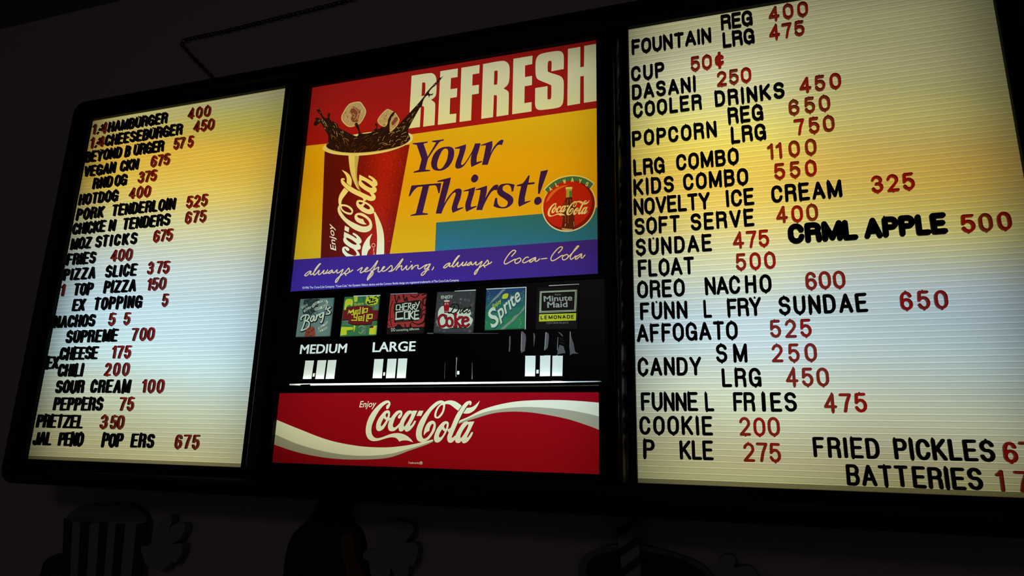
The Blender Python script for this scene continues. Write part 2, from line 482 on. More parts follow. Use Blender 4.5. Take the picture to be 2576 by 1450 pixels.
def slab(name, mat, pts, y_front, y_back, parent=None, bevel=0.0, origin=None):
    """outline (x, z) extruded from y_front to y_back"""
    vs, fs, of, _ = cdt([pts], 1e-6)
    fs = [f for f, o in zip(fs, of) if o >= 0]
    o0 = origin or Vector((0, 0, 0))
    bm = bmesh.new()
    fr = [bm.verts.new(Vector((v[0], y_front, v[1])) - o0) for v in vs]
    bk = [bm.verts.new(Vector((v[0], y_back, v[1])) - o0) for v in vs]
    E = set()
    for f in fs:
        bm.faces.new([fr[i] for i in f]); bm.faces.new([bk[i] for i in reversed(f)])
        E |= set(zip(f, f[1:] + f[:1]))
    for a, b in E:
        if (b, a) not in E: bm.faces.new([fr[b], fr[a], bk[a], bk[b]])
    for v in [v for v in bm.verts if not v.link_faces]: bm.verts.remove(v)
    return obj(name, mesh_from(bm, name, mat), parent, origin)

# ------------------------------------------------------------------ the room
WALL_Y, CEIL_Z = 0.16, 2.99
WALL = mat_plain('painted_wall', (0.36, 0.31, 0.315), 0.85, 0.15, bump=0.15, scale=90, var=0.05)
def struct(name, mat, b):
    return tag(box_obj(name, mat, b), kind='structure')
struct('wall_back', WALL, (-4.5, 3.2, WALL_Y, WALL_Y + 0.12, 0, CEIL_Z))
struct('ceiling', mat_plain('ceiling_paint', (0.22, 0.2, 0.2), 0.9, 0.1, bump=0.1, scale=60, var=0.06), (-4.5, 3.2, -3.6, WALL_Y + 0.12, CEIL_Z, CEIL_Z + 0.1))
struct('floor', mat_plain('floor_tile', (0.10, 0.09, 0.085), 0.6, 0.3, bump=0.05, scale=20, var=0.2), (-4.5, 3.2, -3.6, WALL_Y + 0.12, -0.1, 0))

# ------------------------------------------------------------------ the cabinet
FX0, FX1, FZ0, FZ1 = -1.744, 0.572, 1.436, 2.486        # outer frame, at its front
FY = -0.026
cab = empty('menu_board_cabinet', (-0.59, WALL_Y, 1.43), 'long black framed light box hanging on the dark wall', 'menu board')
CO = Vector(cab.location)
def part(o):
    o.parent = cab
    o.location = Vector(o.location) - CO
    return o
LB = dict(x0=-1.6885, x1=-1.0297, z0=1.4945, z1=2.4325)     # left letter board opening
RB = dict(x0=-0.1630, x1=0.4968, z0=1.4945, z1=2.4325)
CX0, CX1 = -0.957, -0.232                                   # centre bay
# face members: bevelled black bars
def bar(name, b, bevel=0.008): return part(box_obj(name, FRAME, b, None, bevel))
def frame_member(name, outline, prof_y): return part(slab(name, FRAME, outline, prof_y, 0.012))
R_C = 0.036
def corner_arc(cx, cz, a0, a1, r=R_C, n=8):
    return [(cx + r * math.cos(math.radians(a0 + (a1 - a0) * k / n)), cz + r * math.sin(math.radians(a0 + (a1 - a0) * k / n))) for k in range(n + 1)]
def ring_member(name, outer, inner):
    """rounded outer frame: one moulded rim with a raised front edge sloping in to the openings"""
    bm = bmesh.new()
    n = len(outer)
    def lerp(a, b, t): return (a[0] + (b[0] - a[0]) * t, a[1] + (b[1] - a[1]) * t)
    rings = [(0.0, WALL_Y - 0.0002), (0.0, FY + 0.010), (0.05, FY + 0.003), (0.14, FY), (0.42, FY), (0.55, FY + 0.005), (0.62, -0.013), (1.0, -0.010), (1.0, 0.004)]
    vr = [[bm.verts.new((*(lerp(o, i, t)[:1]), y, lerp(o, i, t)[1])) for o, i in zip(outer, inner)] for t, y in rings]
    for a, b in zip(vr, vr[1:]):
        for k in range(n):
            bm.faces.new([a[k], a[(k + 1) % n], b[(k + 1) % n], b[k]])
    return part(obj(name, mesh_from(bm, name, FRAME)))
outer = (corner_arc(FX1 - R_C, FZ1 - R_C, 0, 90) + corner_arc(FX0 + R_C, FZ1 - R_C, 90, 180)
         + corner_arc(FX0 + R_C, FZ0 + R_C, 180, 270) + corner_arc(FX1 - R_C, FZ0 + R_C, 270, 360))
IX0, IX1, IZ0, IZ1 = LB['x0'], RB['x1'], LB['z0'], LB['z1']
inner = [(IX1, IZ1)] * 9 + [(IX0, IZ1)] * 9 + [(IX0, IZ0)] * 9 + [(IX1, IZ0)] * 9
inner = [(x + 1e-4 * k * (1 if x < 0 else -1) * 0, z) for k, (x, z) in enumerate(inner)]
ring_member('outer_frame', outer, inner)
# mullions between the bays, each a flat bar carrying a raised rounded ridge
for xa, xb in ((LB['x1'], CX0), (CX1, RB['x0'])):
    m = bar('mullion', (xa, xb, -0.011, 0.0034, IZ0 - 0.002, IZ1 + 0.002), 0.002)
    w = xb - xa
    bm = bmesh.new()
    r0 = 0.20 if xa < -0.5 else 0.42
    prof = [(r0 + 0.40 * k / 16, -0.0100 - 0.0085 * (1 - math.cos(2 * math.pi * k / 16))) for k in range(17)]
    rows = [[bm.verts.new((xa + w * u, y, z)) for u, y in prof] for z in (IZ0 - 0.002, IZ1 + 0.002)]
    for k in range(len(prof) - 1): bm.faces.new([rows[0][k], rows[0][k + 1], rows[1][k + 1], rows[1][k]])
    rd = obj('ridge', mesh_from(bm, 'ridge', GLOSS, True))
    rd.parent = m
    rd.location = Vector((0, 0, 0)) - Vector(m.location) - CO
# crossbars of the centre bay
for z0, z1 in ((2.4215, 2.4345), (1.8790, 1.8895), (1.6575, 1.6690), (1.4915, 1.5070)):
    bar('crossbar', (CX0, CX1, -0.0105, 0.0025, z0, z1), 0.0015)
# back tray and the dividers that keep the light of each bay to itself
TRAY = mat_plain('white_tray_paint', (0.6, 0.6, 0.58), 0.6, 0.2)
bm = bmesh.new()
add_box(bm, FX0 + 0.012, FX1 - 0.012, WALL_Y - 0.010, WALL_Y - 0.002, FZ0 + 0.012, FZ1 - 0.012)
part(obj('back_tray', mesh_from(bm, 'back_tray', TRAY)))
for x in (-1.02, -0.19):
    part(box_obj('divider', TRAY, (x - 0.003, x + 0.003, 0.013, WALL_Y - 0.011, FZ0 + 0.03, FZ1 - 0.03)))

# ------------------------------------------------------------------ the two ribbed letter boards
PITCH_R, RAIL_Z0 = 0.0106, 1.5040
def letter_board(b, label):
    bm = bmesh.new()
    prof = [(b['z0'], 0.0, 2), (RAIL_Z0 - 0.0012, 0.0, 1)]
    z = RAIL_Z0
    while z < b['z1'] - 0.003:
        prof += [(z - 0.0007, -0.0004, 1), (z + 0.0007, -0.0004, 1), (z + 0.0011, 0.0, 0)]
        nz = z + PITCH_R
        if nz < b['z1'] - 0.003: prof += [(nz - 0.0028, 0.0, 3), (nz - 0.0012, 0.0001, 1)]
        z = nz
    prof += [(b['z1'], 0.0, 0)]
    cx, cz = (b['x0'] + b['x1']) / 2, b['z0']
    xs = [b['x0'], b['x1']]
    va = [[bm.verts.new((x - cx, y, z - cz)) for z, y, m in prof] for x in xs]
    for k in range(len(prof) - 1):
        f = bm.faces.new([va[0][k], va[1][k], va[1][k + 1], va[0][k + 1]])
        f.material_index = prof[k][2]
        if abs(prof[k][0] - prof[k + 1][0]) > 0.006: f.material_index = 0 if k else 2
    me = bpy.data.meshes.new('letter_board')
    bm.normal_update()
    for f in bm.faces:
        if f.normal.y > 0: f.normal_flip()
    bm.to_mesh(me); bm.free()
    for m in (BOARD, RAIL, EDGE, RAIL_SHADE): me.materials.append(m)
    return tag(obj('letter_board', me, None, (cx, 0.0, cz)), label, 'letter board', 'ribbed backlit letter boards')
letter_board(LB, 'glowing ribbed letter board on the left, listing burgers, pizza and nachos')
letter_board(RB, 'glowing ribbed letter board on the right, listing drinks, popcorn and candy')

# ------------------------------------------------------------------ every movable letter and digit
# row: (baseline left px, baseline right px), words: (text, x0, x1, what it is / where it is)
LEFT_ROWS = [
 ((228.6, 338.7, 417.3, 309.4), [('1', 228.6, 236.5, 'of the fraction before HAMBURGER'), ('4', 249.5, 266, 'of the fraction before HAMBURGER'), ('HAMBURGER', 269, 417, 'of HAMBURGER, top row'), ('400', 470, 526, 'of the price after HAMBURGER')]),
 ((224, 373.3, 455, 337.5), [('1', 223, 231, 'of the fraction before CHEESEBURGER'), ('4', 242.6, 260, 'of the fraction before CHEESEBURGER'), ('CHEESEBURGER', 261, 455, 'of CHEESEBURGER'), ('450', 484, 535.5, 'of the price after CHEESEBURGER')]),
 ((211.2, 409.3, 408.2, 380), [('BEYOND', 211.2, 301.6, 'of the first word under CHEESEBURGER'), ('B', 311.4, 323.5, 'standing apart before URGER, third row'), ('URGER', 333, 408.2, 'of the gapped third-row BURGER'), ('57', 434, 461, 'of the price 575 after the gapped BURGER'), ('5', 469.7, 483, 'ending the price 575 after the gapped BURGER')]),
 ((221, 444.5, 344, 425), [('VEGAN', 207.7, 286.2, 'of VEGAN'), ('CKN', 299.2, 344, 'of CKN'), ('675', 376.6, 423.6, 'of the price after VEGAN CKN')]),
 ((230.6, 476.5, 315, 464.5), [('RND', 230.6, 278.5, 'of the incomplete word above HOTDOG'), ('OG', 285.5, 314.8, 'ending the incomplete word above HOTDOG'), ('375', 344.5, 390.4, 'of the price in the row above HOTDOG')]),
 ((195.1, 517.4, 292.5, 504.5), [('HOTDOG', 195.1, 292.5, 'of HOTDOG'), ('400', 321.6, 374.7, 'of the price after HOTDOG')]),
 ((189.1, 554.4, 436.7, 526.5), [('PORK', 189.1, 256.2, 'of PORK'), ('TENDERLOIN', 278.4, 436.7, 'of TENDERLOIN'), ('525', 466, 518.5, 'of the price after PORK TENDERLOIN')]),
 ((272.2, 581.5, 423.6, 567), [('CHICKE', 179.3, 260.4, 'of CHICKEN'), ('N', 270.8, 285.5, 'ending CHICKEN'), ('TENDERS', 305.6, 423.6, 'of TENDERS'), ('675', 463, 515, 'of the price after CHICKEN TENDERS')]),
 ((174.9, 629.2, 340.2, 613.5), [('MOZ', 174.9, 224.5, 'of MOZ'), ('ST', 237.1, 267.6, 'starting STICKS'), ('ICKS', 273.5, 340.2, 'ending STICKS'), ('675', 382.9, 430.4, 'of the price after MOZ STICKS')]),
 ((164, 668.3, 235.7, 662), [('FRIES', 164, 235.7, 'of FRIES on the left board'), ('400', 275.3, 328.4, 'of the price after FRIES')]),
 ((156.4, 706.7, 339.1, 693.3), [('PIZZA', 156.4, 235, 'of PIZZA before SLICE'), ('SLICE', 262.3, 339.1, 'of SLICE'), ('3', 367.9, 381.5, 'starting the price after PIZZA SLICE'), ('75', 390, 422, 'ending the price after PIZZA SLICE')]),
 ((186.8, 743.8, 337.7, 733), [('1', 147.5, 158.9, 'in front of TOP PIZZA'), ('TOP', 181.8, 228.7, 'of TOP before PIZZA'), ('PIZZA', 258.1, 337.7, 'of PIZZA after TOP'), ('150', 366.8, 413.5, 'of the price after TOP PIZZA')]),
 ((179.2, 783.1, 352.5, 774.5), [('EX', 179.2, 208.3, 'of EX before TOPPING'), ('TOPPING', 232.8, 352.5, 'of TOPPING'), ('5', 404.6, 418.5, 'alone after TOPPING')]),
 ((131.9, 826.5, 234.2, 821.3), [('NACHOS', 131.9, 234.2, 'of NACHOS'), ('5', 269.5, 285.4, 'nearest to NACHOS'), ('5', 308.2, 322.7, 'farther from NACHOS')]),
 ((162.6, 864.5, 290.7, 859.5), [('SUPREME', 162.6, 290.7, 'of SUPREME'), ('7', 327.1, 342, 'starting the price after SUPREME'), ('00', 348.5, 383.7, 'ending the price after SUPREME')]),
 ((147.1, 906.5, 240.7, 903.8), [('CHEESE', 147.1, 240.7, 'of CHEESE above CHILI'), ('175', 277.7, 324.3, 'of the price after CHEESE')]),
 ((113.1, 929, 141.8, 928.3), [('EX', 113.1, 141.8, 'of EX beside CHEESE and CHILI')]),
 ((142.3, 948.7, 203.7, 947.5), [('CHILI', 142.3, 203.7, 'of CHILI'), ('200', 259.6, 320.3, 'of the price after CHILI')]),
 ((136.6, 990, 322.4, 989), [('SOUR', 136.6, 205.8, 'of SOUR'), ('CREAM', 224.4, 322.4, 'of CREAM after SOUR'), ('100', 353.5, 407.7, 'of the price after SOUR CREAM')]),
 ((131, 1033.8, 253.3, 1033.8), [('PEPPERS', 131, 253.3, 'of PEPPERS'), ('75', 295.9, 331.8, 'of the price after PEPPERS')]),
 ((88.6, 1076.4, 202.9, 1078.7), [('PRETZEL', 88.6, 202.9, 'of PRETZEL'), ('3', 248.2, 265.4, 'starting the price after PRETZEL'), ('50', 273.4, 306.8, 'ending the price after PRETZEL')]),
 ((79.3, 1121.5, 497, 1130), [('JAL', 79.3, 123.4, 'of JAL, bottom row'), ('PENO', 143.6, 203.8, 'of PENO, bottom row'), ('POP', 252.9, 303.8, 'of POP before ERS'), ('ERS', 326.4, 382.3, 'of ERS after POP'), ('675', 436.6, 497, 'of the bottom-row price')]),
]
RIGHT_ROWS = [
 ((1814, 74.5, 2034, 36.5), [('REG', 1814.1, 1894.2, 'of REG right of FOUNTAIN'), ('400', 1934.6, 2034.2, 'of the price after the top REG')]),
 ((1589, 138.4, 1789.9, 102.6), [('FOUNTAIN', 1589, 1789.9, 'of FOUNTAIN')]),
 ((1818.7, 119.2, 2025.6, 86), [('LRG', 1818.7, 1899.2, 'of LRG right of FOUNTAIN'), ('475', 1936, 2025.6, 'of the price after the topmost LRG')]),
 ((1587.7, 204, 1672, 192), [('CUP', 1587.7, 1672.1, 'of CUP')]),
 ((1737.6, 179.5, 1824, 166.5), [('50', 1737.6, 1791.6, 'of the price after CUP'), ('\u00a2', 1798.9, 1824, 'after the 50 beside CUP')]),
 ((1589.7, 251.6, 1750.9, 226.7), [('DASANI', 1589.7, 1750.9, 'of the word under CUP')]),
 ((1803.8, 216.8, 1891.5, 205), [('250', 1803.8, 1891.5, 'of the price above DRINKS')]),
 ((1592.6, 297, 1975, 243.5), [('COOLER', 1592.6, 1766.1, 'of COOLER'), ('DRINKS', 1799.2, 1975, 'of DRINKS')]),
 ((2012, 235, 2118, 220), [('4', 2012.1, 2042.5, 'starting the price after DRINKS'), ('50', 2050.5, 2118, 'ending the price after DRINKS')]),
 ((1832.3, 312.1, 1921.3, 299.6), [('REG', 1832.3, 1921.3, 'of REG above POPCORN')]),
 ((1985, 291, 2091, 276), [('6', 1985.3, 2013, 'starting the price after the lower REG'), ('50', 2025, 2090.9, 'ending the price after the lower REG')]),
 ((1590.3, 370.7, 1804.1, 341.6), [('POPCORN', 1590.3, 1804.1, 'of POPCORN')]),
 ((1839.6, 360.8, 1928.3, 349.2), [('LRG', 1839.6, 1928.3, 'of LRG right of POPCORN')]),
 ((2000, 342, 2101.5, 327), [('750', 1999.9, 2101.5, 'of the price after the POPCORN row LRG')]),
 ((1593.6, 442.9, 1859.4, 410), [('LRG', 1593.6, 1672.4, 'of LRG before COMBO'), ('COMBO', 1701.2, 1859.4, 'of the upper COMBO')]),
 ((1931, 401.5, 2056, 388), [('11', 1931.3, 1968.7, 'starting the price 1100'), ('00', 1985.9, 2055.8, 'ending the price 1100')]),
 ((1593.6, 492.3, 1883.3, 462), [('KIDS', 1593.6, 1695.6, 'of KIDS'), ('COMBO', 1719.4, 1883.3, 'of the COMBO after KIDS')]),
 ((1948, 452, 2056, 442), [('5', 1948.1, 1977, 'starting the price after KIDS COMBO'), ('50', 1987.5, 2056.4, 'ending the price after KIDS COMBO')]),
 ((1594, 542.6, 2120.1, 493), [('NOVELTY', 1594, 1787.3, 'of NOVELTY'), ('ICE', 1827.3, 1898.5, 'of ICE'), ('CREAM', 1941.5, 2120.1, 'of CREAM after ICE')]),
 ((2194.6, 485.5, 2304.5, 477), [('325', 2194.6, 2304.5, 'of the price after ICE CREAM')]),
 ((1596.6, 591.5, 1898.5, 567.5), [('SOFT', 1596.6, 1710.5, 'of SOFT'), ('SERVE', 1738.3, 1898.5, 'of SERVE')]),
 ((1953.8, 562, 2060, 554.5), [('400', 1953.8, 2060.1, 'of the price after SOFT SERVE')]),
 ((1599.1, 644, 1791.6, 630.3), [('SUNDAE', 1599.1, 1791.6, 'of the SUNDAE under SOFT')]),
 ((1844, 626.5, 1936.6, 620), [('475', 1844.2, 1936.6, 'of the price before CRML')]),
 ((1984, 614.5, 2160.5, 602), [('CRML', 1984.3, 2160.5, 'of bold CRML'), ('APPLE', 2176, 2386.6, 'of bold APPLE')]),
 ((2420.7, 585.5, 2549.5, 578), [('5', 2420.7, 2457, 'starting the price after APPLE'), ('00', 2466.7, 2549.5, 'ending the price after APPLE')]),
 ((1605.2, 697.5, 1746.9, 689), [('FLOAT', 1605.2, 1746.9, 'of FLOAT')]),
 ((1851.2, 681.5, 1953.1, 675), [('500', 1851.2, 1953.1, 'of the price after FLOAT')]),
 ((1603.2, 750.5, 1942.5, 735), [('OREO', 1603.2, 1723, 'of the word left of NACHO'), ('NAC', 1774.4, 1863.4, 'of NACHO'), ('HO', 1875.3, 1942.5, 'ending NACHO')]),
 ((2027.7, 730, 2129, 724.5), [('600', 2027.7, 2129, 'of the price after NACHO')]),
 ((1610.5, 805.8, 2185.3, 784), [('FUNN', 1610.5, 1729.7, 'of FUNN before the lone L'), ('L', 1770.7, 1791.6, 'standing alone after FUNN'), ('FRY', 1830.6, 1917, 'of FRY'), ('SUNDAE', 1960.4, 2185.3, 'of the SUNDAE after FRY')]),
 ((2267, 781, 2388, 776.5), [('650', 2267.1, 2388.3, 'of the price after FRY SUNDAE')]),
 ((1602.2, 862, 1857.1, 852.5), [('AFFOGATO', 1602.2, 1857.1, 'of AFFOGATO')]),
 ((1938, 851, 2043.9, 848), [('525', 1938.2, 2043.9, 'of the price after AFFOGATO')]),
 ((1800, 913.5, 1881, 911.8), [('SM', 1801.8, 1881, 'of SM above CANDY')]),
 ((1942, 912, 2057.4, 910.5), [('250', 1942.2, 2057.4, 'of the price after SM')]),
 ((1604.2, 945.7, 1765.4, 945), [('CANDY', 1604.2, 1765.4, 'of CANDY')]),
 ((1817.1, 975.2, 1916.7, 973.5), [('LRG', 1817.1, 1916.7, 'of LRG right of CANDY')]),
 ((1978, 973.5, 2088, 973), [('450', 1978.3, 2088, 'of the price after the lowest LRG')]),
 ((1612.8, 1034, 2006.7, 1037), [('FUNNE', 1612.8, 1756.8, 'of FUNNEL'), ('L', 1774.4, 1797.5, 'ending FUNNEL'), ('FR', 1845.5, 1900.8, 'starting FRIES after FUNNEL'), ('I', 1917.3, 1928, 'of FRIES after FUNNEL'), ('ES', 1939.9, 2006.7, 'ending FRIES after FUNNEL')]),
 ((2074, 1038, 2184, 1039), [('475', 2074.4, 2184, 'of the price after FUNNEL FRIES')]),
 ((1608.9, 1094.4, 1794.2, 1096.7), [('COOKIE', 1608.9, 1794.2, 'of COOKIE')]),
 ((1861, 1097.7, 1964, 1099), [('200', 1861.1, 1964, 'of the price after COOKIE')]),
 ((1617.8, 1154, 1795.9, 1159.5), [('P', 1617.8, 1646.9, 'standing alone under COOKIE'), ('KLE', 1710.5, 1795.9, 'of KLE under COOKIE')]),
 ((1871, 1163, 1966.3, 1164.5), [('275', 1871, 1966.3, 'of the price after KLE')]),
 ((2047.9, 1151.4, 2506.8, 1163.5), [('FRIED', 2047.9, 2215.8, 'of FRIED'), ('PICKLES', 2252.5, 2506.8, 'of PICKLES')]),
 ((2528, 1164.8, 2650, 1168), [('675', 2528.3, 2652, 'of the price after PICKLES')]),
 ((2131.7, 1221, 2530, 1239), [('BATT', 2131.7, 2289.6, 'starting BATTERIES'), ('ERIES', 2299.5, 2476.7, 'ending BATTERIES'), ('1', 2510.8, 2530.3, 'starting the price after BATTERIES'), ('7', 2557.8, 2598, 'second in the price after BATTERIES')]),
]
ORD = ['first', 'second', 'third', 'fourth', 'fifth', 'sixth', 'seventh', 'eighth', 'ninth', 'tenth', 'eleventh', 'last']
rng = random.Random(7)
LY = -0.0005
def lay_rows(rows, board):
    for (xa, ya, xb, yb), words in rows:
        za, zb = px(xa, ya, LY - DEPTH)[2], px(xb, yb, LY - DEPTH)[2]
        for text, x0, x1, where in words:
            yl = lambda x: ya + (yb - ya) * (x - xa) / (xb - xa)
            X0, X1 = px(x0, yl(x0), LY - DEPTH)[0], px(x1, yl(x1), LY - DEPTH)[0]
            zz = za + (zb - za) * ((x0 + x1) / 2 - xa) / (xb - xa)
            zz = 0.5 * zz + 0.25 * (za + zb)
            bold = text in ('CRML', 'APPLE')
            red = text[0] in '0123456789\u00a2'
            h = 0.0385 if bold else (0.0332 if board == 'left' else 0.0342) if not red else 0.0328
            ms = [letter_mesh(c, bold, red, rng.choice((0, 0, 0, 1, 2)) if c not in '7\u00a2AVWX' else 0) for c in text]
            tot = sum(m[1] for m in ms) * h
            span = X1 - X0
            k = 1.0
            if len(text) == 1: k = min(1.2, max(0.8, span / tot)); gap = 0
            else:
                gap = (span - tot) / (len(text) - 1)
                if gap < 0.0004:
                    k = (span - 0.0004 * (len(text) - 1)) / tot; gap = 0.0004
            x = X0
            for i, (c, (me, w)) in enumerate(zip(text, ms)):
                o = obj('menu_digit' if red else 'menu_letter', me)
                o.location = (x, LY, zz + rng.uniform(-0.0003, 0.0003))
                o.scale = (h * k, 0.036, h * rng.uniform(0.985, 1.01))
                o.rotation_euler = (0, math.radians(rng.uniform(-0.9, 0.9)), 0)
                x += w * h * k + gap
                pos = '' if len(text) == 1 else ('last ' if (i == len(text) - 1 and len(text) > 2) else ORD[i] + ' ')
                what = 'cent sign' if c == '\u00a2' else (('digit ' if red else 'letter ') + c)
                if where.startswith('of') and len(text) > 1:
                    lab = f"{'red clear' if red else 'black'} plastic {what}, {pos}{'digit' if red else 'letter'} {where}"
                elif len(text) > 1:
                    lab = f"{'red clear' if red else 'black'} plastic {what}, {pos}of those {where}"
                else:
                    lab = f"{'red clear' if red else 'black'} plastic {what} {where}"
                tag(o, lab, 'digit' if red else 'letter', ('red digits' if red else ('bold black letters' if bold else 'black letters')) + f' on the {board} letter board')
lay_rows(LEFT_ROWS, 'left')
lay_rows(RIGHT_ROWS, 'right')
# the two broken slashes of the fractions
def slash(pts, label):
    bm = bmesh.new()
    c = px(*pts[1], LY)
    for p in pts:
        a = px(*p, LY - DEPTH) - c
        v = []
        for y in (LY - DEPTH - LY, 0.0):
            for dx, dz in ((-.0032, -.0034), (-.0016, -.0038), (.0034, .0034), (.0018, .0038)):
                v.append(bm.verts.new((a[0] + dx, y, a[2] + dz)))
        for f in ((0, 1, 2, 3), (7, 6, 5, 4), (0, 4, 5, 1), (1, 5, 6, 2), (2, 6, 7, 3), (3, 7, 4, 0)): bm.faces.new([v[i] for i in f])
    tag(obj('menu_slash', mesh_from(bm, 'menu_slash', LETTER), None, c), label, 'slash', 'broken slashes of the fractions')
slash([(255, 315.2), (248.7, 325), (244, 334)], 'broken black slash in the fraction before HAMBURGER')
slash([(248.5, 349), (243.3, 358.5), (238.6, 368)], 'broken black slash in the fraction before CHEESEBURGER')

# ------------------------------------------------------------------ printed, backlit sheets of the centre bay
INK = {
    'cream': (0.7, 0.69, 0.64), 'white': (0.82, 0.82, 0.82), 'red': (0.33, 0.011, 0.014), 'yellow': (0.7, 0.43, 0.018), 'teal': (0.028, 0.165, 0.4),
    'purple': (0.052, 0.022, 0.30), 'plum': (0.040, 0.014, 0.24), 'script': (0.78, 0.60, 0.48), 'shade': (0.10, 0.05, 0.09),
    'cup_dark': (0.115, 0.006, 0.008), 'cup_mid': (0.20, 0.009, 0.012), 'cup_lit': (0.36, 0.016, 0.022), 'cup_edge': (0.26, 0.010, 0.014), 'drop': (0.46, 0.09, 0.09), 'drop_dark': (0.12, 0.004, 0.006),
    'cola': (0.020, 0.008, 0.009), 'cola_red': (0.11, 0.022, 0.018), 'cola_brown': (0.075, 0.030, 0.024), 'amber': (0.42, 0.22, 0.10), 'tan': (0.50, 0.36, 0.26),
    'ice': (0.44, 0.29, 0.22), 'ice_pale': (0.58, 0.47, 0.34), 'ice_red': (0.20, 0.055, 0.045),
    'grey': (0.46, 0.46, 0.46), 'rim_shade': (0.48, 0.46, 0.36), 'green': (0.045, 0.18, 0.25), 'disc': (0.46, 0.022, 0.018), 'disc_dark': (0.20, 0.012, 0.012), 'orange': (0.62, 0.16, 0.05),
    'bottle_green': (0.34, 0.42, 0.12), 'bottle': (0.09, 0.018, 0.016), 'bottle_lit': (0.26, 0.06, 0.045), 'outline': (0.020, 0.010, 0.016),
    'bright': (0.95, 0.98, 0.98), 'banner_red': (0.36, 0.004, 0.014),
    'window': (0.76, 0.78, 0.77), 'glint': (0.10, 0.09, 0.10), 'glint_dim': (0.04, 0.036, 0.04), 'glint_pale': (0.30, 0.29, 0.30),  # the greys stand for reflections and slivers of light
    'card_teal': (0.125, 0.185, 0.165), 'card_cream': (0.52, 0.55, 0.42), 'card_grey': (0.046, 0.042, 0.044), 'card_red': (0.31, 0.028, 0.024), 'card_yellow': (0.50, 0.50, 0.025),
    'card_green': (0.040, 0.145, 0.050), 'card_green_pale': (0.09, 0.15, 0.11), 'card_maroon': (0.14, 0.011, 0.014), 'card_brown': (0.24, 0.055, 0.028), 'card_leaf': (0.03, 0.042, 0.036), 'card_mid': (0.21, 0.22, 0.21),
    'sp0': (0.022, 0.055, 0.135), 'sp1': (0.022, 0.080, 0.125), 'sp2': (0.024, 0.11, 0.105), 'sp3': (0.026, 0.145, 0.085), 'sp4': (0.028, 0.17, 0.070), 'card_navy': (0.02, 0.045, 0.12), 'card_black': (0.012, 0.009, 0.008), 'card_silver': (0.33, 0.34, 0.33), 'card_redtext': (0.26, 0.008, 0.014),
}
PAL = {k: mat_glow('ink_' + k, v) for k, v in INK.items()}
for _k, _v in enumerate((.10, .10, .105, .11, .12, .13, .145, .165, .19, .22, .26, .30, .34, .36, .35, .31, .26, .22)):
    PAL['cup%d' % _k] = mat_glow('ink_cup%d' % _k, (_v, .004 + _v * .033, .005 + _v * .04))
PAL['black'] = SHEET
def pal(keys): return {k: PAL[k] for k in keys}

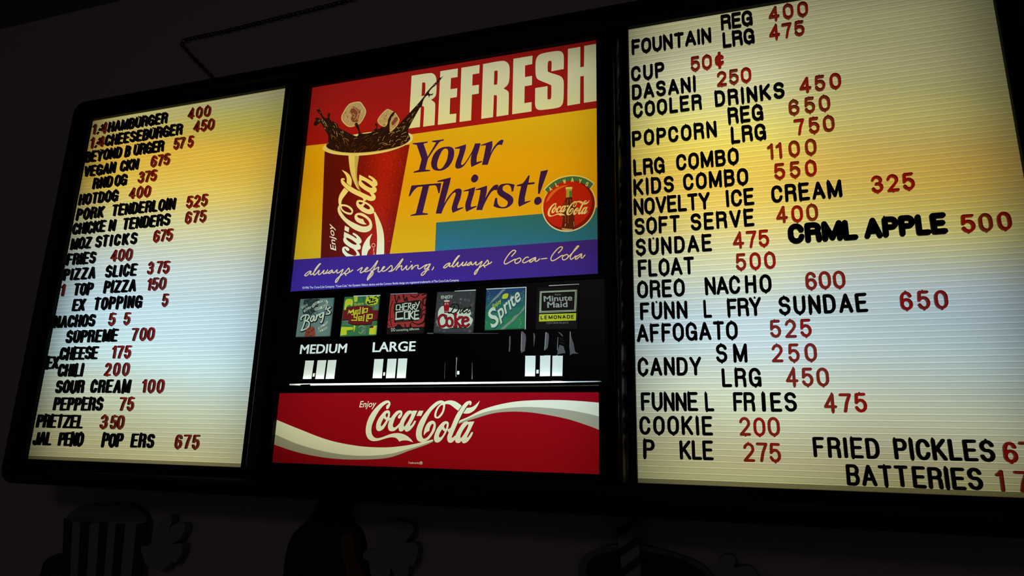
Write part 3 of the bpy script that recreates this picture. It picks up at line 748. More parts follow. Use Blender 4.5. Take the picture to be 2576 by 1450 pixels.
# the flowing script of the drink, traced once on the banner (coordinates of a magnified view of it)
LOGO_W = [
 [(635,290),(650,312),(680,300),(712,240),(718,190),(700,155),(660,140),(600,155),(510,210),(400,320),(310,450),(255,590),(235,720),(245,820),(290,900),(350,935),(410,940),(490,930),(600,895),(700,870),(770,865),(830,880),(870,915),(893,952,1),(930,935),(1000,925),(1080,935),(1167,966,1),(1120,900),(1040,835),(950,795),(860,782),(770,790),(680,815),(580,855),(500,878),(440,880),(390,855),(355,800),(345,720),(360,620),(410,500),(480,370),(560,265),(620,215),(660,192),(682,200),(675,215),(645,240)],
 [(655,335),(690,340),(710,370),(710,420),(695,490),(650,590),(590,690),(530,735),(485,743),(450,720),(437,660),(450,580),(490,490),(560,400),(610,350)],
 [(680,485,1),(730,480),(770,455),(800,440,1),(780,500),(705,525),(682,560,1)],
 [(900,335),(940,345),(955,385),(945,440),(915,485),(885,497),(868,480),(875,440),(920,395),(900,390),(865,415),(815,480),(775,590),(765,640),(785,670),(820,665),(870,620),(905,585),(890,650),(840,705),(790,740),(730,745),(690,725),(670,660),(680,590),(710,520),(760,440),(820,370),(860,345)],
 [(1100,338),(1150,350),(1160,340,1),(1248,342,1),(1165,520),(1110,620),(1105,640),(1140,620),(1190,540,1),(1225,540,1),(1190,620),(1120,710),(1060,750),(1030,755),(1005,735),(995,710),(960,740),(925,750),(895,740),(880,690),(890,620),(940,500),(1000,405),(1050,355)],
 [(1280,343,1),(1368,343,1),(1325,445,1),(1233,445,1)],
 [(1780,165,1),(1740,145),(1690,143),(1620,170),(1520,250),(1400,390),(1300,540),(1240,680),(1220,800),(1235,890),(1270,940),(1330,960),(1400,945),(1470,905),(1540,820),(1595,720),(1610,630),(1595,570),(1555,540),(1500,550),(1440,600),(1395,690),(1375,780),(1378,830,1),(1420,775),(1485,738,1),(1490,690),(1515,630),(1545,600),(1565,610),(1560,660),(1520,760),(1465,840),(1410,885),(1370,890),(1345,860),(1335,800),(1345,720),(1390,600),(1460,450),(1530,340),(1610,260),(1680,210),(1730,195),(1780,215,1)],
 [(1780,190),(1795,230),(1780,330),(1740,420),(1680,485),(1630,495),(1590,475),(1580,430),(1600,350),(1650,260),(1720,200)],
 [(1770,170,1),(1830,148),(1900,140),(1980,155),(2060,200),(2118,245,1),(2050,345,1),(1980,290),(1900,230),(1840,213),(1785,215,1)],
 [(2215,285,1),(2290,280),(2360,250),(2420,200),(2475,143,1),(2440,230),(2380,320),(2300,380),(2230,400),(2140,395,1),(2180,330)],
 [(2270,148),(2305,160),(2312,195),(2300,225),(2285,235),(2270,225),(2280,190),(2255,215),(2200,280),(2130,400),(2050,560),(1980,720),(1930,840),(1925,870),(1945,870),(1990,830),(2010,860),(1990,905),(1960,940),(1920,970),(1880,970),(1850,950),(1835,900),(1840,840),(1870,760),(1930,610),(2000,450),(2070,330),(2130,250),(2200,175)],
 [(1810,547),(1850,560),(1865,600),(1850,690),(1800,800),(1730,910),(1670,960),(1620,967),(1585,940),(1575,880),(1590,800),(1640,690),(1710,600),(1760,560)],
 [(1838,705,1),(1890,688),(1930,620,1),(1905,740),(1850,765,1)],
 [(2230,552),(2265,565),(2275,555,1),(2368,555,1),(2285,730),(2230,840),(2225,870),(2255,850),(2310,765,1),(2345,765,1),(2310,850),(2240,945),(2180,980),(2145,980),(2125,960),(2115,935),(2080,970),(2040,978),(2005,965),(1990,930),(1985,880),(2010,800),(2070,690),(2130,600),(2180,560)],
]
LOGO_H = [   # counters
 [(660,388),(672,405),(670,440),(655,470),(640,470),(625,440),(630,410)],
 [(588,487,1),(615,515),(638,520,1),(610,570),(560,635),(538,645),(530,620),(550,560)],
 [(1120,400),(1130,405),(1115,460),(1065,560),(1005,645),(985,648),(985,600),(1020,520),(1080,430)],
 [(1745,230),(1755,260),(1735,350),(1690,420),(1645,462),(1625,455),(1622,410),(1650,320),(1700,250)],
 [(1810,600),(1825,610),(1820,660),(1805,700),(1790,690),(1772,655),(1785,620)],
 [(1735,705,1),(1765,740),(1788,745,1),(1750,820),(1705,865),(1680,865),(1672,830),(1695,770)],
 [(2240,610),(2250,625),(2230,690),(2180,780),(2120,865),(2098,875),(2095,840),(2130,750),(2190,660)],
]
def add_logo(A, col, back, fn, n=4):
    """fn maps the traced view to sheet coordinates"""
    for k, c in enumerate(LOGO_W):
        A.poly(col, [fn(p) for p in c], n)
        if k == 1:
            for h in LOGO_H[:2]: A.poly(back, [fn(p) for p in h], n)
        if k == 4: A.poly(back, [fn(p) for p in LOGO_H[2]], n)
        if k == 7: A.poly(back, [fn(p) for p in LOGO_H[3]], n)
        if k == 11:
            for h in LOGO_H[4:6]: A.poly(back, [fn(p) for p in h], n)
        if k == 13: A.poly(back, [fn(p) for p in LOGO_H[6]], n)
def affine(src, dst):
    import numpy as np
    M = np.array([[x, y, 1] for x, y in src]); D = np.array(dst)
    X = np.linalg.lstsq(M, D, rcond=None)[0]
    return lambda p: (p[0] * X[0][0] + p[1] * X[1][0] + X[2][0], p[0] * X[0][1] + p[1] * X[1][1] + X[2][1]) + tuple(p[2:])

SHEET_Y = 0.003
# ---- banner
A = Art()
A.poly('banner_red', [(694.5, 981), (1523, 976.5), (1529, 1202), (682, 1175)], smooth=False)
C = crop(640, 940, 2.683)
def band(col, up, lo):
    A.items.append((col, sm(C(up), 6, False) + sm(C(lo), 6, False)[::-1]))
band('grey', [(120,405),(300,480),(500,533),(700,555),(900,545),(1050,505),(1160,470),(1205,448)], [(120,474),(138,482),(300,535),(500,572),(700,582),(900,570),(1050,520),(1160,482),(1207,460)])
band('bright', [(120,300),(147,312),(300,375),(500,450),(700,490),(870,500),(1000,490),(1100,472),(1205,446)], [(120,405),(145,415),(300,480),(500,533),(700,556),(900,546),(1050,507),(1160,472),(1206,455)])
band('bright', [(1385,318),(1450,290),(1550,240),(1700,200),(1850,183),(2050,180),(2200,187),(2352,200),(2380,203)], [(1376,334),(1395,327),(1500,282),(1600,252),(1750,231),(1900,229),(2100,246),(2250,273),(2354,299),(2380,305)])
band('grey', [(1380,333),(1500,281),(1600,251),(1750,230),(1900,228),(2100,245),(2250,272),(2354,298),(2380,305)], [(1376,341),(1500,301),(1620,268),(1750,258),(1900,268),(2100,305),(2250,352),(2358,394),(2380,402)])
L7 = crop(890, 990, 7.806)
lf = lambda p: L7([p])[0]
for c in LOGO_W[11:13]: A.poly('outline', [lf((p[0] - 9, p[1] + 4) + tuple(p[2:])) for p in c], 4)
A.stroke('outline', L7([(2118,247),(2050,345)]), 1.6, False); A.stroke('outline', L7([(2215,285),(2145,393),(2040,600)]), 1.6, False)
add_logo(A, 'bright', 'banner_red', lf)
A.stroke('outline', L7([(2122,250),(2060,350)]), 0.9, False); A.stroke('outline', L7([(2212,288),(2145,395),(2045,590)]), 0.9, False)
A.font('bright', 'Enjoy', L7([(105, 275)])[0], L7([(425, 268)])[0], 15.5, slant=0.28, bold=0.01)
A.font('bright', 'Trademarks', (1026, 1167.3), (1053.5, 1167.9), 5.2, slant=0.25)
A.stroke('bright', [(1059 + 3.6 * math.cos(k * .5236), 1165.6 + 3.6 * math.sin(k * .5236)) for k in range(13)], 0.9, False)
A.stroke('bright', [(1058, 1167.3), (1058, 1164), (1060.4, 1164.2), (1060.2, 1165.6), (1058, 1165.8), (1060.4, 1167.3)], 0.6, False)
o = A.build('banner_sign', pal(['banner_red', 'bright', 'grey', 'outline']), SHEET_Y, origin=px(1105, 1185, SHEET_Y))
tag(o, 'wide glowing red banner with white ribbon and script lettering under the price panel', 'sign')

# ---- poster
A = Art()
A.poly('red', [(777, 209), (1512, 87), (1511, 701), (716, 744)], smooth=False)
A.poly('yellow', [(735, 378.3), (771, 367), (1030, 338.7), (1501, 272), (1520, 269), (1520, 700), (700, 745)], smooth=False)
A.poly('teal', [(1097.1, 560.3), (1361.9, 538.1), (1501.1, 522.5), (1520, 521), (1520, 640), (1093.5, 650)], smooth=False)
Q = crop(1010, 150, 7.248)
def letter(col, c, pts, *holes):
    A.poly(col, c(pts), 5)
    for h in holes: A.poly('red', c(h), 5)
letter('cream', Q, [(185,295,1),(500,248),(580,260),(625,310),(638,400),(635,600),(610,680),(540,735,1),(600,780),(615,850),(602,1195,1),(395,1225,1),(412,900),(405,860),(370,845),(355,850,1),(335,1230,1),(130,1258,1)], [(378,420,1),(415,418),(435,440),(430,620),(415,655),(365,668,1)])
letter('cream', Q, [(708,212,1),(1028,160,1),(1022,318,1),(902,338,1),(893,540,1),(1018,522,1),(1008,683,1),(888,705,1),(878,998,1),(1000,985,1),(993,1145,1),(662,1192,1)])
letter('cream', Q, [(1093,150,1),(1425,95,1),(1418,250,1),(1297,270,1),(1290,475,1),(1412,458,1),(1408,620,1),(1285,640,1),(1268,1108,1),(1058,1138,1)])
Q2 = crop(1200, 90, 6.59)
letter('cream', Q2, [(100,470,1),(380,420),(470,425),(525,475),(540,560),(535,720),(510,810),(440,875,1),(505,915),(527,980),(520,1310,1),(322,1342,1),(330,1020),(318,990),(280,985,1),(265,1350,1),(70,1378,1)], [(287,585,1),(325,578),(342,600),(335,790),(320,808),(280,815,1)])
letter('cream', Q2, [(603,382,1),(920,330,1),(915,470,1),(797,493,1),(795,685,1),(913,665,1),(910,818,1),(790,838,1),(785,1118,1),(905,1100,1),(903,1255,1),(583,1303,1)])
letter('cream', Q2, [(1438,552,1),(1232,590,1),(1238,450),(1225,420),(1205,415),(1180,430),(1172,480),(1172,570),(1195,605),(1370,665),(1425,720),(1438,800),(1432,1060),(1405,1150),(1330,1195),(1080,1230),(1000,1220),(965,1160),(963,1040),(965,868,1),(1170,835,1),(1168,1030),(1185,1055),(1210,1052),(1228,1025),(1232,860),(1215,815),(1050,745),(990,700),(970,610),(972,440),(1000,350),(1080,295),(1300,255),(1390,260),(1432,310),(1440,400)])
letter('cream', Q2, [(1508,218,1),(1713,183,1),(1712,522,1),(1772,512,1),(1778,168,1),(1995,130,1),(1995,1080,1),(1772,1113,1),(1770,665,1),(1712,675,1),(1708,1125,1),(1497,1160,1)])
# "Your Thirst!"
Y = crop(1020, 330, 9.908)
A.poly('plum', Y([(175,303,1),(562,257,1),(545,292,1),(455,318),(475,380),(555,635,1),(765,285,1),(660,268,1),(665,242,1),(967,203,1),(945,240,1),(850,275),(720,450),(560,690,1),(495,960,1),(625,972,1),(610,998,1),(195,1042,1),(205,1015,1),(335,965,1),(400,700,1),(280,345,1),(178,325,1)]))
A.poly('plum', Y([(1040,388),(1130,395),(1200,450),(1215,560),(1180,720),(1080,880),(950,970),(820,990),(700,960),(645,870),(645,750),(700,590),(800,470),(920,405)]))
A.poly('yellow', Y([(1010,437),(1055,470),(1062,560),(1030,720),(960,860),(900,930),(840,945),(800,910),(790,830),(820,690),(890,530),(950,455)]))
A.poly('plum', Y([(1230,418,1),(1510,330,1),(1500,440),(1440,640),(1395,780),(1392,835),(1420,840),(1480,790),(1580,640),(1660,500),(1735,308,1),(1875,302,1),(1830,470),(1780,640),(1772,775,1),(1905,742,1),(1910,770,1),(1645,898,1),(1625,790),(1635,650),(1655,570,1),(1580,690),(1480,840),(1390,915),(1310,938),(1255,920),(1240,850),(1275,720),(1330,560),(1355,440,1),(1232,440,1)]))
A.poly('plum', Y([(1872,348,1),(2165,243,1),(2165,380),(2120,540,1),(2200,400),(2300,280),(2390,215),(2450,230,1),(2405,350,1),(2330,340),(2260,390),(2170,520),(2110,660),(2050,840,1),(1905,845,1),(1960,600),(2005,355,1),(1875,365,1)]))
T = crop(1020, 420, 6.962)
for p in ([(105,328,1),(628,282,1),(598,462,1),(575,465,1),(555,380),(530,330),(480,325),(415,335,1),(300,805,1),(395,818,1),(390,838,1),(82,862,1),(90,845,1),(180,815,1),(300,345,1),(220,355),(170,390),(120,450),(82,513,1),(55,515,1)],
          [(558,245,1),(795,185,1),(770,310),(680,635,1),(760,510),(860,405),(930,380),(975,395),(985,440),(960,560),(915,680),(912,728,1),(1012,705,1),(1015,722,1),(828,808,1),(810,750),(815,690),(850,570),(880,470),(860,450),(810,490),(720,620),(665,730),(628,820,1),(530,820,1),(600,520),(668,258,1),(560,265,1)],
          [(1010,420,1),(1222,352,1),(1205,450),(1150,640),(1148,705,1),(1245,682,1),(1245,700,1),(1068,788,1),(1048,730),(1050,640),(1085,530),(1110,425,1),(1012,432,1)],
          [(1225,133),(1270,165),(1272,215),(1240,260),(1195,275),(1155,250),(1150,205),(1180,150)],
          [(1226,395,1),(1428,328,1),(1425,430),(1398,545,1),(1470,420),(1540,335),(1595,312),(1632,325,1),(1600,410,1),(1550,410),(1490,460),(1420,580),(1380,660),(1342,758,1),(1240,758,1),(1285,580),(1315,405,1),(1228,408,1)],
          [(1912,312,1),(1888,425,1),(1858,438,1),(1850,370),(1820,325),(1770,315),(1715,340),(1700,390),(1730,430),(1830,490),(1885,550),(1885,620),(1840,680),(1770,720),(1690,730),(1600,715),(1540,690,1),(1570,550,1),(1608,540,1),(1610,620),(1640,680),(1700,705),(1760,690),(1790,645),(1780,600),(1720,555),(1640,500),(1605,440),(1615,370),(1670,310),(1760,292),(1840,295)],
          [(2148,155,1),(2178,148,1),(2155,278,1),(2265,268,1),(2258,302,1),(2140,315,1),(2095,520),(2090,612,1),(2190,590,1),(2192,603,1),(1990,702,1),(1975,640),(1985,530),(2025,340,1),(1945,340,1),(1950,320,1),(2050,290,1),(2100,230)],
          [(2370,78,1),(2500,52,1),(2350,475,1),(2320,472,1),(2325,330),(2345,200)],
          [(2340,525),(2380,560),(2385,610),(2345,655),(2295,668),(2260,640),(2255,590),(2285,540)]):
    A.poly('plum', T(p))
# the cup
K1, K2 = crop(760, 180, 6.041), crop(760, 380, 4.833)
cupL, cupR = ((816.6, 382), (806.0, 665)), ((1030.6, 364), (975.5, 665))
def cup_u(u, top):
    a, b = (cupL[0], cupR[0]) if top else (cupL[1], cupR[1])
    return (a[0] + (b[0] - a[0]) * u, a[1] + (b[1] - a[1]) * u)
CUPG = [.10, .10, .105, .11, .12, .13, .145, .165, .19, .22, .26, .30, .34, .36, .35, .31, .26, .22]
A.poly('cup0', [cupL[0], cupR[0], cupR[1], cupL[1]], smooth=False)
for k in range(1, len(CUPG)):
    u0 = k / len(CUPG)
    A.poly('cup%d' % k, [cup_u(u0, True), cup_u(1, True), cup_u(1, False), cup_u(u0, False)], smooth=False)
rs = random.Random(11)
for k in range(300):
    u, v = (0.35 + 0.63 * math.sqrt(rs.random())), rs.random()
    a, b = cup_u(u, True), cup_u(u, False)
    x, y, r = a[0] + (b[0] - a[0]) * v, a[1] + 8 + (b[1] - a[1] - 8) * v, rs.choice((.5, .6, .7, .9, 1.3))
    A.poly('drop_dark' if r > 1 else 'drop', [(x + r * math.cos(q * 1.2566), y + r * 1.25 * math.sin(q * 1.2566)) for q in range(5)], smooth=False)
    if r > 1: A.poly('drop', [(x + .5 * math.cos(q * 1.57) + .3, y - .5 + .5 * math.sin(q * 1.57)) for q in range(4)], smooth=False)
A.poly('cream', K2([(562,40,1),(642,40,1),(640,120),(652,300),(690,470),(716,496,1),(660,440),(600,300),(575,180)]))
A.poly('rim_shade', K2([(640,40,1),(696,40,1),(672,200),(668,320),(690,430),(716,496,1),(670,420),(650,300),(640,150)]))
A.poly('white', K2([(868,745,1),(888,740,1),(940,840),(980,950),(998,1080),(996,1300,1),(898,1300,1),(912,1100),(905,950),(885,820)]))
cf = affine([(1300,395),(2470,145),(2365,560),(2345,770),(1720,145),(1225,790),(1167,966),(1245,345),(1630,490)],
            [(820+v[0]/6.04, 420+v[1]/6.04) for v in ((317,945),(250,45),(508,120),(650,130),(195,600),(590,990),(705,1012),(270,1005),(375,725))])
add_logo(A, 'white', 'cup4', cf)
A.poly('white', [(820+x/6.04, 420+y/6.04) + tuple(r) for x, y, *r in [(705,1012,1),(670,1100),(665,1180),(680,1230),(640,1280),(610,1380,1),(558,1380,1),(565,1260),(580,1170),(630,1080)]])
A.font('white', 'Enjoy', (845.5, 631), (838.5, 566), 13.5, slant=0.22, bold=0.008, up=(-1, -0.1))
A.font('white', 'mark', (942.5, 652), (941.5, 624), 3.6, up=(-1, -0.05))
A.stroke('white', [(939.3 + 4.2 * math.cos(k * .5236), 617.5 + 4.6 * math.sin(k * .5236)) for k in range(13)], 1.0, False)
# rim, splash and ice
A.poly('cream', K1([(312,1165),(330,1200),(450,1250),(650,1275),(860,1280),(1100,1257),(1350,1205),(1550,1130),(1660,1060),(1682,1000),(1660,955),(1580,930),(1300,900),(1000,925),(700,980),(440,1070),(340,1125)]))
ice1 = K1([(830,460),(890,465),(940,530),(970,590),(965,650),(920,740),(870,800),(800,830),(740,845),(680,830),(610,760),(595,690),(625,620),(680,530),(740,480)])
ice2 = K1([(1300,570),(1370,600),(1410,620),(1460,690),(1480,740),(1440,830),(1380,890),(1340,920),(1320,830),(1250,840),(1180,810),(1145,750),(1170,690),(1240,610)])
def shrink(pts, k, dx=0, dy=0):
    cx, cy = sum(p[0] for p in pts) / len(pts), sum(p[1] for p in pts) / len(pts)
    return [(cx + (p[0] - cx) * k + dx, cy + (p[1] - cy) * k + dy) for p in pts]
for ice in (ice1, ice2):
    A.poly('ice_pale', ice); A.poly('ice', shrink(ice, .92))
    q = sm(shrink(ice, .86), 4)
    for k in range(42):
        while True:
            x, y = rs.uniform(min(p[0] for p in q), max(p[0] for p in q)), rs.uniform(min(p[1] for p in q), max(p[1] for p in q))
            if inside((x, y), q): break
        a, l = rs.uniform(0.6, 2.6), rs.uniform(1.5, 5)
        A.stroke(rs.choice(('ice_pale', 'ice_pale', 'ice_red', 'ice')), [(x - l * math.cos(a), y - l * math.sin(a)), (x + rs.uniform(-1, 1), y), (x + l * math.cos(a + .5), y + l * math.sin(a + .5))], rs.uniform(.7, 1.5), n=2)
A.poly('ice_red', K1([(790,530),(860,570),(890,610),(860,690),(850,760),(780,770),(740,720),(760,660),(730,600)]))
for pts in ([(800,560),(850,620),(830,700),(800,740)], [(770,640),(800,660),(790,700),(775,690)], [(760,560),(820,545),(870,600)], [(850,740),(840,680),(870,640)], [(1330,760),(1380,700),(1430,660)]):
    A.stroke('ice', K1(pts), 1.5, n=3)
A.poly('ice_red', K1([(1360,770),(1440,690),(1450,740),(1380,820)]))
spl = K1([(365,1135),(395,1060),(390,960),(340,880),(300,800),(260,790),(230,820),(185,825),(180,780),(210,740),(195,710),(240,700),(290,730),(300,700),(270,650),(240,620),(220,580),(245,560),(275,590),(300,640),(335,700),(390,700),(385,660),(410,630),(430,650),(415,700),(450,750),(500,770),(545,810),(560,860),(640,900),(760,960),(835,985),(860,930),(845,880),(810,830),(800,800),(825,775),(850,800),(870,870),(900,940),(1000,940),(1060,920),(1110,870),(1130,850),(1105,800),(1130,790),(1145,820),(1140,880),(1200,850),(1260,840),(1300,790),(1310,720),(1370,630),(1410,610),(1400,650),(1340,750),(1330,830),(1340,920),(1450,830),(1530,740),(1640,620),(1760,490),(1850,380),(1880,330),(1930,270),(1990,205)]) + Q([(560,470),(640,400),(690,330),(720,330),(770,288,1),(700,385),(630,465),(560,520),(505,590),(510,620),(540,630),(583,612,1),(560,650),(515,660),(500,700),(485,650),(430,690),(390,770),(370,850),(330,890),(250,1030),(190,1140),(150,1220)]) + K1([(1610,890),(1620,960),(1640,1040),(1500,1130),(1200,1200),(860,1235),(600,1225),(430,1185)])
A.poly('cola', spl, 3)
q = sm(spl, 3)
bx = (min(p[0] for p in q), max(p[0] for p in q), min(p[1] for p in q), max(p[1] for p in q))
n_ok = 0
while n_ok < 230:
    x, y = rs.uniform(bx[0], bx[1]), rs.uniform(bx[2], bx[3])
    if not inside((x, y), q): continue
    left = x < 880
    a = (0.75 if left else -0.85) + rs.uniform(-.5, .5)
    l = rs.choice((1.2, 2, 3, 5, 7))
    e = [(x - l * math.cos(a), y - l * math.sin(a)), (x + rs.uniform(-.6, .6), y + rs.uniform(-.6, .6)), (x + l * math.cos(a + .4), y + l * math.sin(a + .4))]
    if not all(inside(v, q) for v in e): l *= .3; e = [(x - .8, y - .5), (x, y), (x + .8, y + .6)]
    edge = y < 340 if left else x > 950
    A.stroke(rs.choice(('amber', 'tan', 'cola_brown')) if edge else rs.choice(('cola_brown', 'cola_brown', 'cola_brown', 'cola_red', 'amber')), e, rs.uniform(.5, 1.3), n=2)
    n_ok += 1
A.poly('rim_shade', K1([(345,1135,1),(420,1195),(600,1232),(860,1246),(1200,1212),(1500,1140),(1640,1055,1),(1500,1132),(1200,1202),(860,1237),(600,1226),(420,1186)]))
# round emblem
D = crop(1340, 420, 7.25)
A.poly('cream', D([(196,408,1),(330,282),(480,195),(640,158),(760,150),(900,170),(1020,222),(1132,302,1),(1040,430,1),(660,700,1),(290,512,1)]))
cx, cz = px(1430.6, 517.2, SHEET_Y)[0], px(1430.6, 517.2, SHEET_Y)[2]
def unpx(X, Z):
    v = ROT.inverted() @ Vector((X, DIST + SHEET_Y, Z - EYE))
    return (W_PX / 2 + F_PX * v[0] / v[1], H_PX / 2 - F_PX * v[2] / v[1])
rad = (px(1340 + 1150 / 7.25, 420 + 705 / 7.25, SHEET_Y) - px(1340 + 163 / 7.25, 420 + 830 / 7.25, SHEET_Y)).length / 2
def disc(r, dx=0, dz=0, n=48): return [unpx(cx + dx + r * math.cos(2 * math.pi * k / n), cz + dz + r * math.sin(2 * math.pi * k / n)) for k in range(n)]
A.poly('cream', disc(rad), smooth=False)
A.poly('green', D([(222,415,1),(340,302),(490,217),(640,180),(760,172),(890,192),(1010,240),(1110,310,1),(1020,425,1),(940,380),(820,350),(700,345),(560,370),(430,430),(350,470),(292,494,1)]))
A.poly('disc_dark', disc(rad * .955), smooth=False)
A.poly('disc', disc(rad * .90, -rad * .055, rad * .05), smooth=False)
A.poly('orange', D([(242,650,1),(275,560),(350,455),(450,382),(560,340),(652,335,1),(560,372),(450,432),(350,530),(290,610)]))
for ch, x, y, a in (('A', 325, 403, -30), ('L', 442, 327, -24), ('W', 580, 268, -12), ('A', 724, 240, -2), ('Y', 866, 262, 12), ('S', 990, 318, 25)):
    ca, sa = math.cos(math.radians(a)), math.sin(math.radians(a))
    m = D([(x - 24 * ca - 38 * sa, y - 24 * sa + 38 * ca)])[0]
    w2 = 48 / 7.25
    A.text('cream', ch, m, (m[0] + w2 * ca, m[1] + w2 * sa), 80 / 7.25, t=.17)
A.poly('bottle', D([(605,375,1),(718,370,1),(722,400),(706,450),(718,560),(745,640),(782,720),(776,800),(760,900),(765,1000),(772,1090),(740,1150),(640,1166),(540,1145),(525,1110),(545,1000),(550,900),(540,800),(560,680),(600,580),(610,450),(600,400)]))
A.poly('bottle_green', D([(605,375,1),(718,370,1),(722,400),(706,450),(716,545,1),(608,562,1),(612,450),(600,400)]))
A.poly('green', D([(668,440,1),(703,440,1),(710,545,1),(670,550,1)])); A.poly('cream', D([(604,372,1),(720,366,1),(722,398,1),(604,404,1)]))
for pts in ([(640,600),(625,690)], [(690,600),(700,690)], [(600,900),(598,1000)], [(650,900),(645,1020)], [(730,600),(760,690)], [(590,650),(570,760)]): A.stroke('bottle_lit', D(pts), 2.2, False)
A.stroke('tan', D([(600,1040),(590,1080)]), 2.0, False); A.stroke('tan', D([(750,1000),(755,1090)]), 1.2, False)
A.poly('tan', D([(530,1115,1),(640,1128),(730,1135,1),(720,1155),(640,1166),(545,1148)]))
ef = affine([(235,720),(1300,395),(2475,143),(2345,770),(1167,966),(1720,143)], [D([p])[0] for p in ((267,850),(640,718),(1035,605),(1000,795),(600,890),(785,624))])
add_logo(A, 'cream', 'disc', ef, 3)
A.poly('drop', D([(1002 + 15 * math.cos(k), 837 + 15 * math.sin(k)) for k in range(6)]), smooth=False)
# purple foot with its handwriting
A.poly('purple', [(700, 656.3), (735.2, 653.9), (1093.5, 632), (1501.1, 602.4), (1520, 601), (1520, 760), (690, 760)], smooth=False)
S1, S2 = crop(750, 640, 7.36), crop(1080, 610, 6.133)
always = [[(230,310),(180,330),(135,370),(120,395),(150,400),(190,370),(240,315),(225,370),(250,375),(290,340),(340,270),(400,190),(415,175),(395,180),(350,230),(300,310),(285,370),(300,385),(340,355),(392,295),(372,365),(400,375),(450,330),(482,295),(462,350),(485,360),(530,320),(548,290)],
          [(630,290),(575,325),(560,350),(590,352),(640,308),(635,335),(665,342),(722,288),(715,340),(752,342),(832,280),(785,380),(735,480),(702,522),(690,505),(720,450),(800,385),(865,335),(935,256)], [(935,256),(953,298),(930,342),(890,362),(860,352),(886,392)], [(928,338),(975,320),(1010,290)], [(485,360),(545,345),(575,325)]]
refresh = [[(1100,300),(1180,245),(1178,272),(1150,320),(1162,345),(1210,318),(1280,272),(1290,245),(1262,255),(1230,300),(1242,325),(1290,312),(1345,280),(1420,190),(1470,120),(1455,165),(1390,290),(1310,440),(1282,480),(1290,430),(1340,350),(1385,320),(1375,380),(1282,480)],
           [(1345,318),(1420,280),(1490,238),(1480,290),(1480,322),(1510,325),(1560,280),(1600,240),(1588,228),(1558,262),(1550,300),(1580,315),(1640,285),(1722,208),(1742,250),(1725,298),(1680,320)], [(1700,318),(1760,295),(1850,190),(1930,90),(1925,120),(1812,295),(1850,245),(1918,212),(1910,270),(1930,295),(1975,255),(2012,212),(2000,265),(2030,285),(2112,198),(2100,280),(2160,218),(2222,205),(2215,255),(2250,270),(2330,218),(2380,190)],
           [(2445,180),(2390,198),(2342,250),(2350,280),(2395,252),(2445,188),(2395,280),(2332,370),(2290,392),(2280,370),(2330,320),(2420,285)], [(2085,133),(2087,139)], [(2507,238),(2500,262),(2478,288)]]
coca = [[(1270,215),(1320,160),(1332,130),(1292,125),(1230,180),(1170,270),(1155,320),(1180,335),(1240,305),(1310,265),(1335,262)], [(1390,240),(1330,270),(1320,312),(1352,325),(1402,290),(1412,255),(1390,240)], [(1530,232),(1495,230),(1452,270),(1440,305),(1472,315),(1530,285),(1580,258)], [(1640,232),(1582,258),(1547,295),(1572,305),(1640,245),(1630,285),(1662,290),(1702,255)], [(1728,256),(1812,246)],
        [(1990,165),(2040,112),(2052,75),(2012,75),(1950,130),(1890,210),(1875,265),(1902,285),(1960,260),(2040,205),(2065,205)], [(2120,185),(2062,215),(2052,255),(2082,272),(2132,240),(2142,205),(2120,185)], [(2140,230),(2230,140),(2302,65),(2282,60),(2222,140),(2177,220),(2180,262),(2212,250),(2262,208)], [(2350,175),(2292,205),(2252,245),(2272,260),(2352,190),(2340,235),(2362,240),(2402,195)]]
jobs = [(S1(s)) for s in always + refresh] + [[(x + 349.5, y - 20.2) for x, y in S1(s)] for s in always] + [S2(s) for s in coca]
for s in jobs: A.stroke('shade', [(x + .7, y + .5) for x, y in s], 3.6, n=3)
for s in jobs: A.stroke('script', s, 2.4, n=3)
A.font('white', '\u00a91996 The Coca-Cola Company. "Coca-Cola," the Dynamic Ribbon device and the Contour Bottle design are registered trademarks of The Coca-Cola Company.', (761, 727.3), (1155, 707.6), 5.4, bold=0.004)
o = A.build('drink_poster', pal(['red', 'yellow', 'teal', 'cream', 'white', 'plum', 'purple', 'script', 'shade', *['cup%d' % k for k in range(18)], 'drop', 'drop_dark', 'cola', 'cola_brown', 'cola_red', 'amber', 'tan', 'ice', 'ice_pale', 'ice_red', 'rim_shade', 'green', 'disc', 'disc_dark', 'orange', 'bottle_green', 'bottle', 'bottle_lit']), SHEET_Y, origin=px(1115, 720, SHEET_Y))
tag(o, 'glowing poster with a splashing red cup and large cream letters on red and yellow', 'poster')

# ---- price panel: a black sheet in a slim holder, with clear price windows and holes for the cards
PANEL_Y = -0.0145
CARD_Y = -0.0165
K5, K6, K7, K8 = crop(720, 710, 6.962), crop(1080, 700, 6.283), crop(720, 820, 6.605), crop(1100, 810, 5.855)
CARDS = {
    'barqs': K5([(250,298),(853,272),(778,962),(165,972)]),
    'mello': K5([(1022,260),(1650,236),(1583,940),(938,962)]),
    'cherry': K5([(1822,214),(2468,190),(2420,905),(1750,925)]),
    'diet': K6([(125,222),(745,196),(700,872),(62,882)]),
    'sprite': K6([(900,182),(1522,150),(1512,806),(872,830)]),
    'lemon': K6([(1700,148),(2372,128),(2345,812),(1676,824)]),
}
A = Art()
hold = [(709, 741.5), (1521.5, 696), (1529, 965), (683, 974.5)]
A.poly('black', hold, smooth=False)
def shr(p, k):
    cx, cy = sum(v[0] for v in p) / 4, sum(v[1] for v in p) / 4
    return [(cx + (v[0] - cx) * k, cy + (v[1] - cy) * k) for v in p]
for pts in ([(1180,240),(1650,226),(1650,245),(1180,252)], [(1826,208),(2300,190),(2300,204),(1826,222)]): A.poly('window', K5(pts), smooth=False)
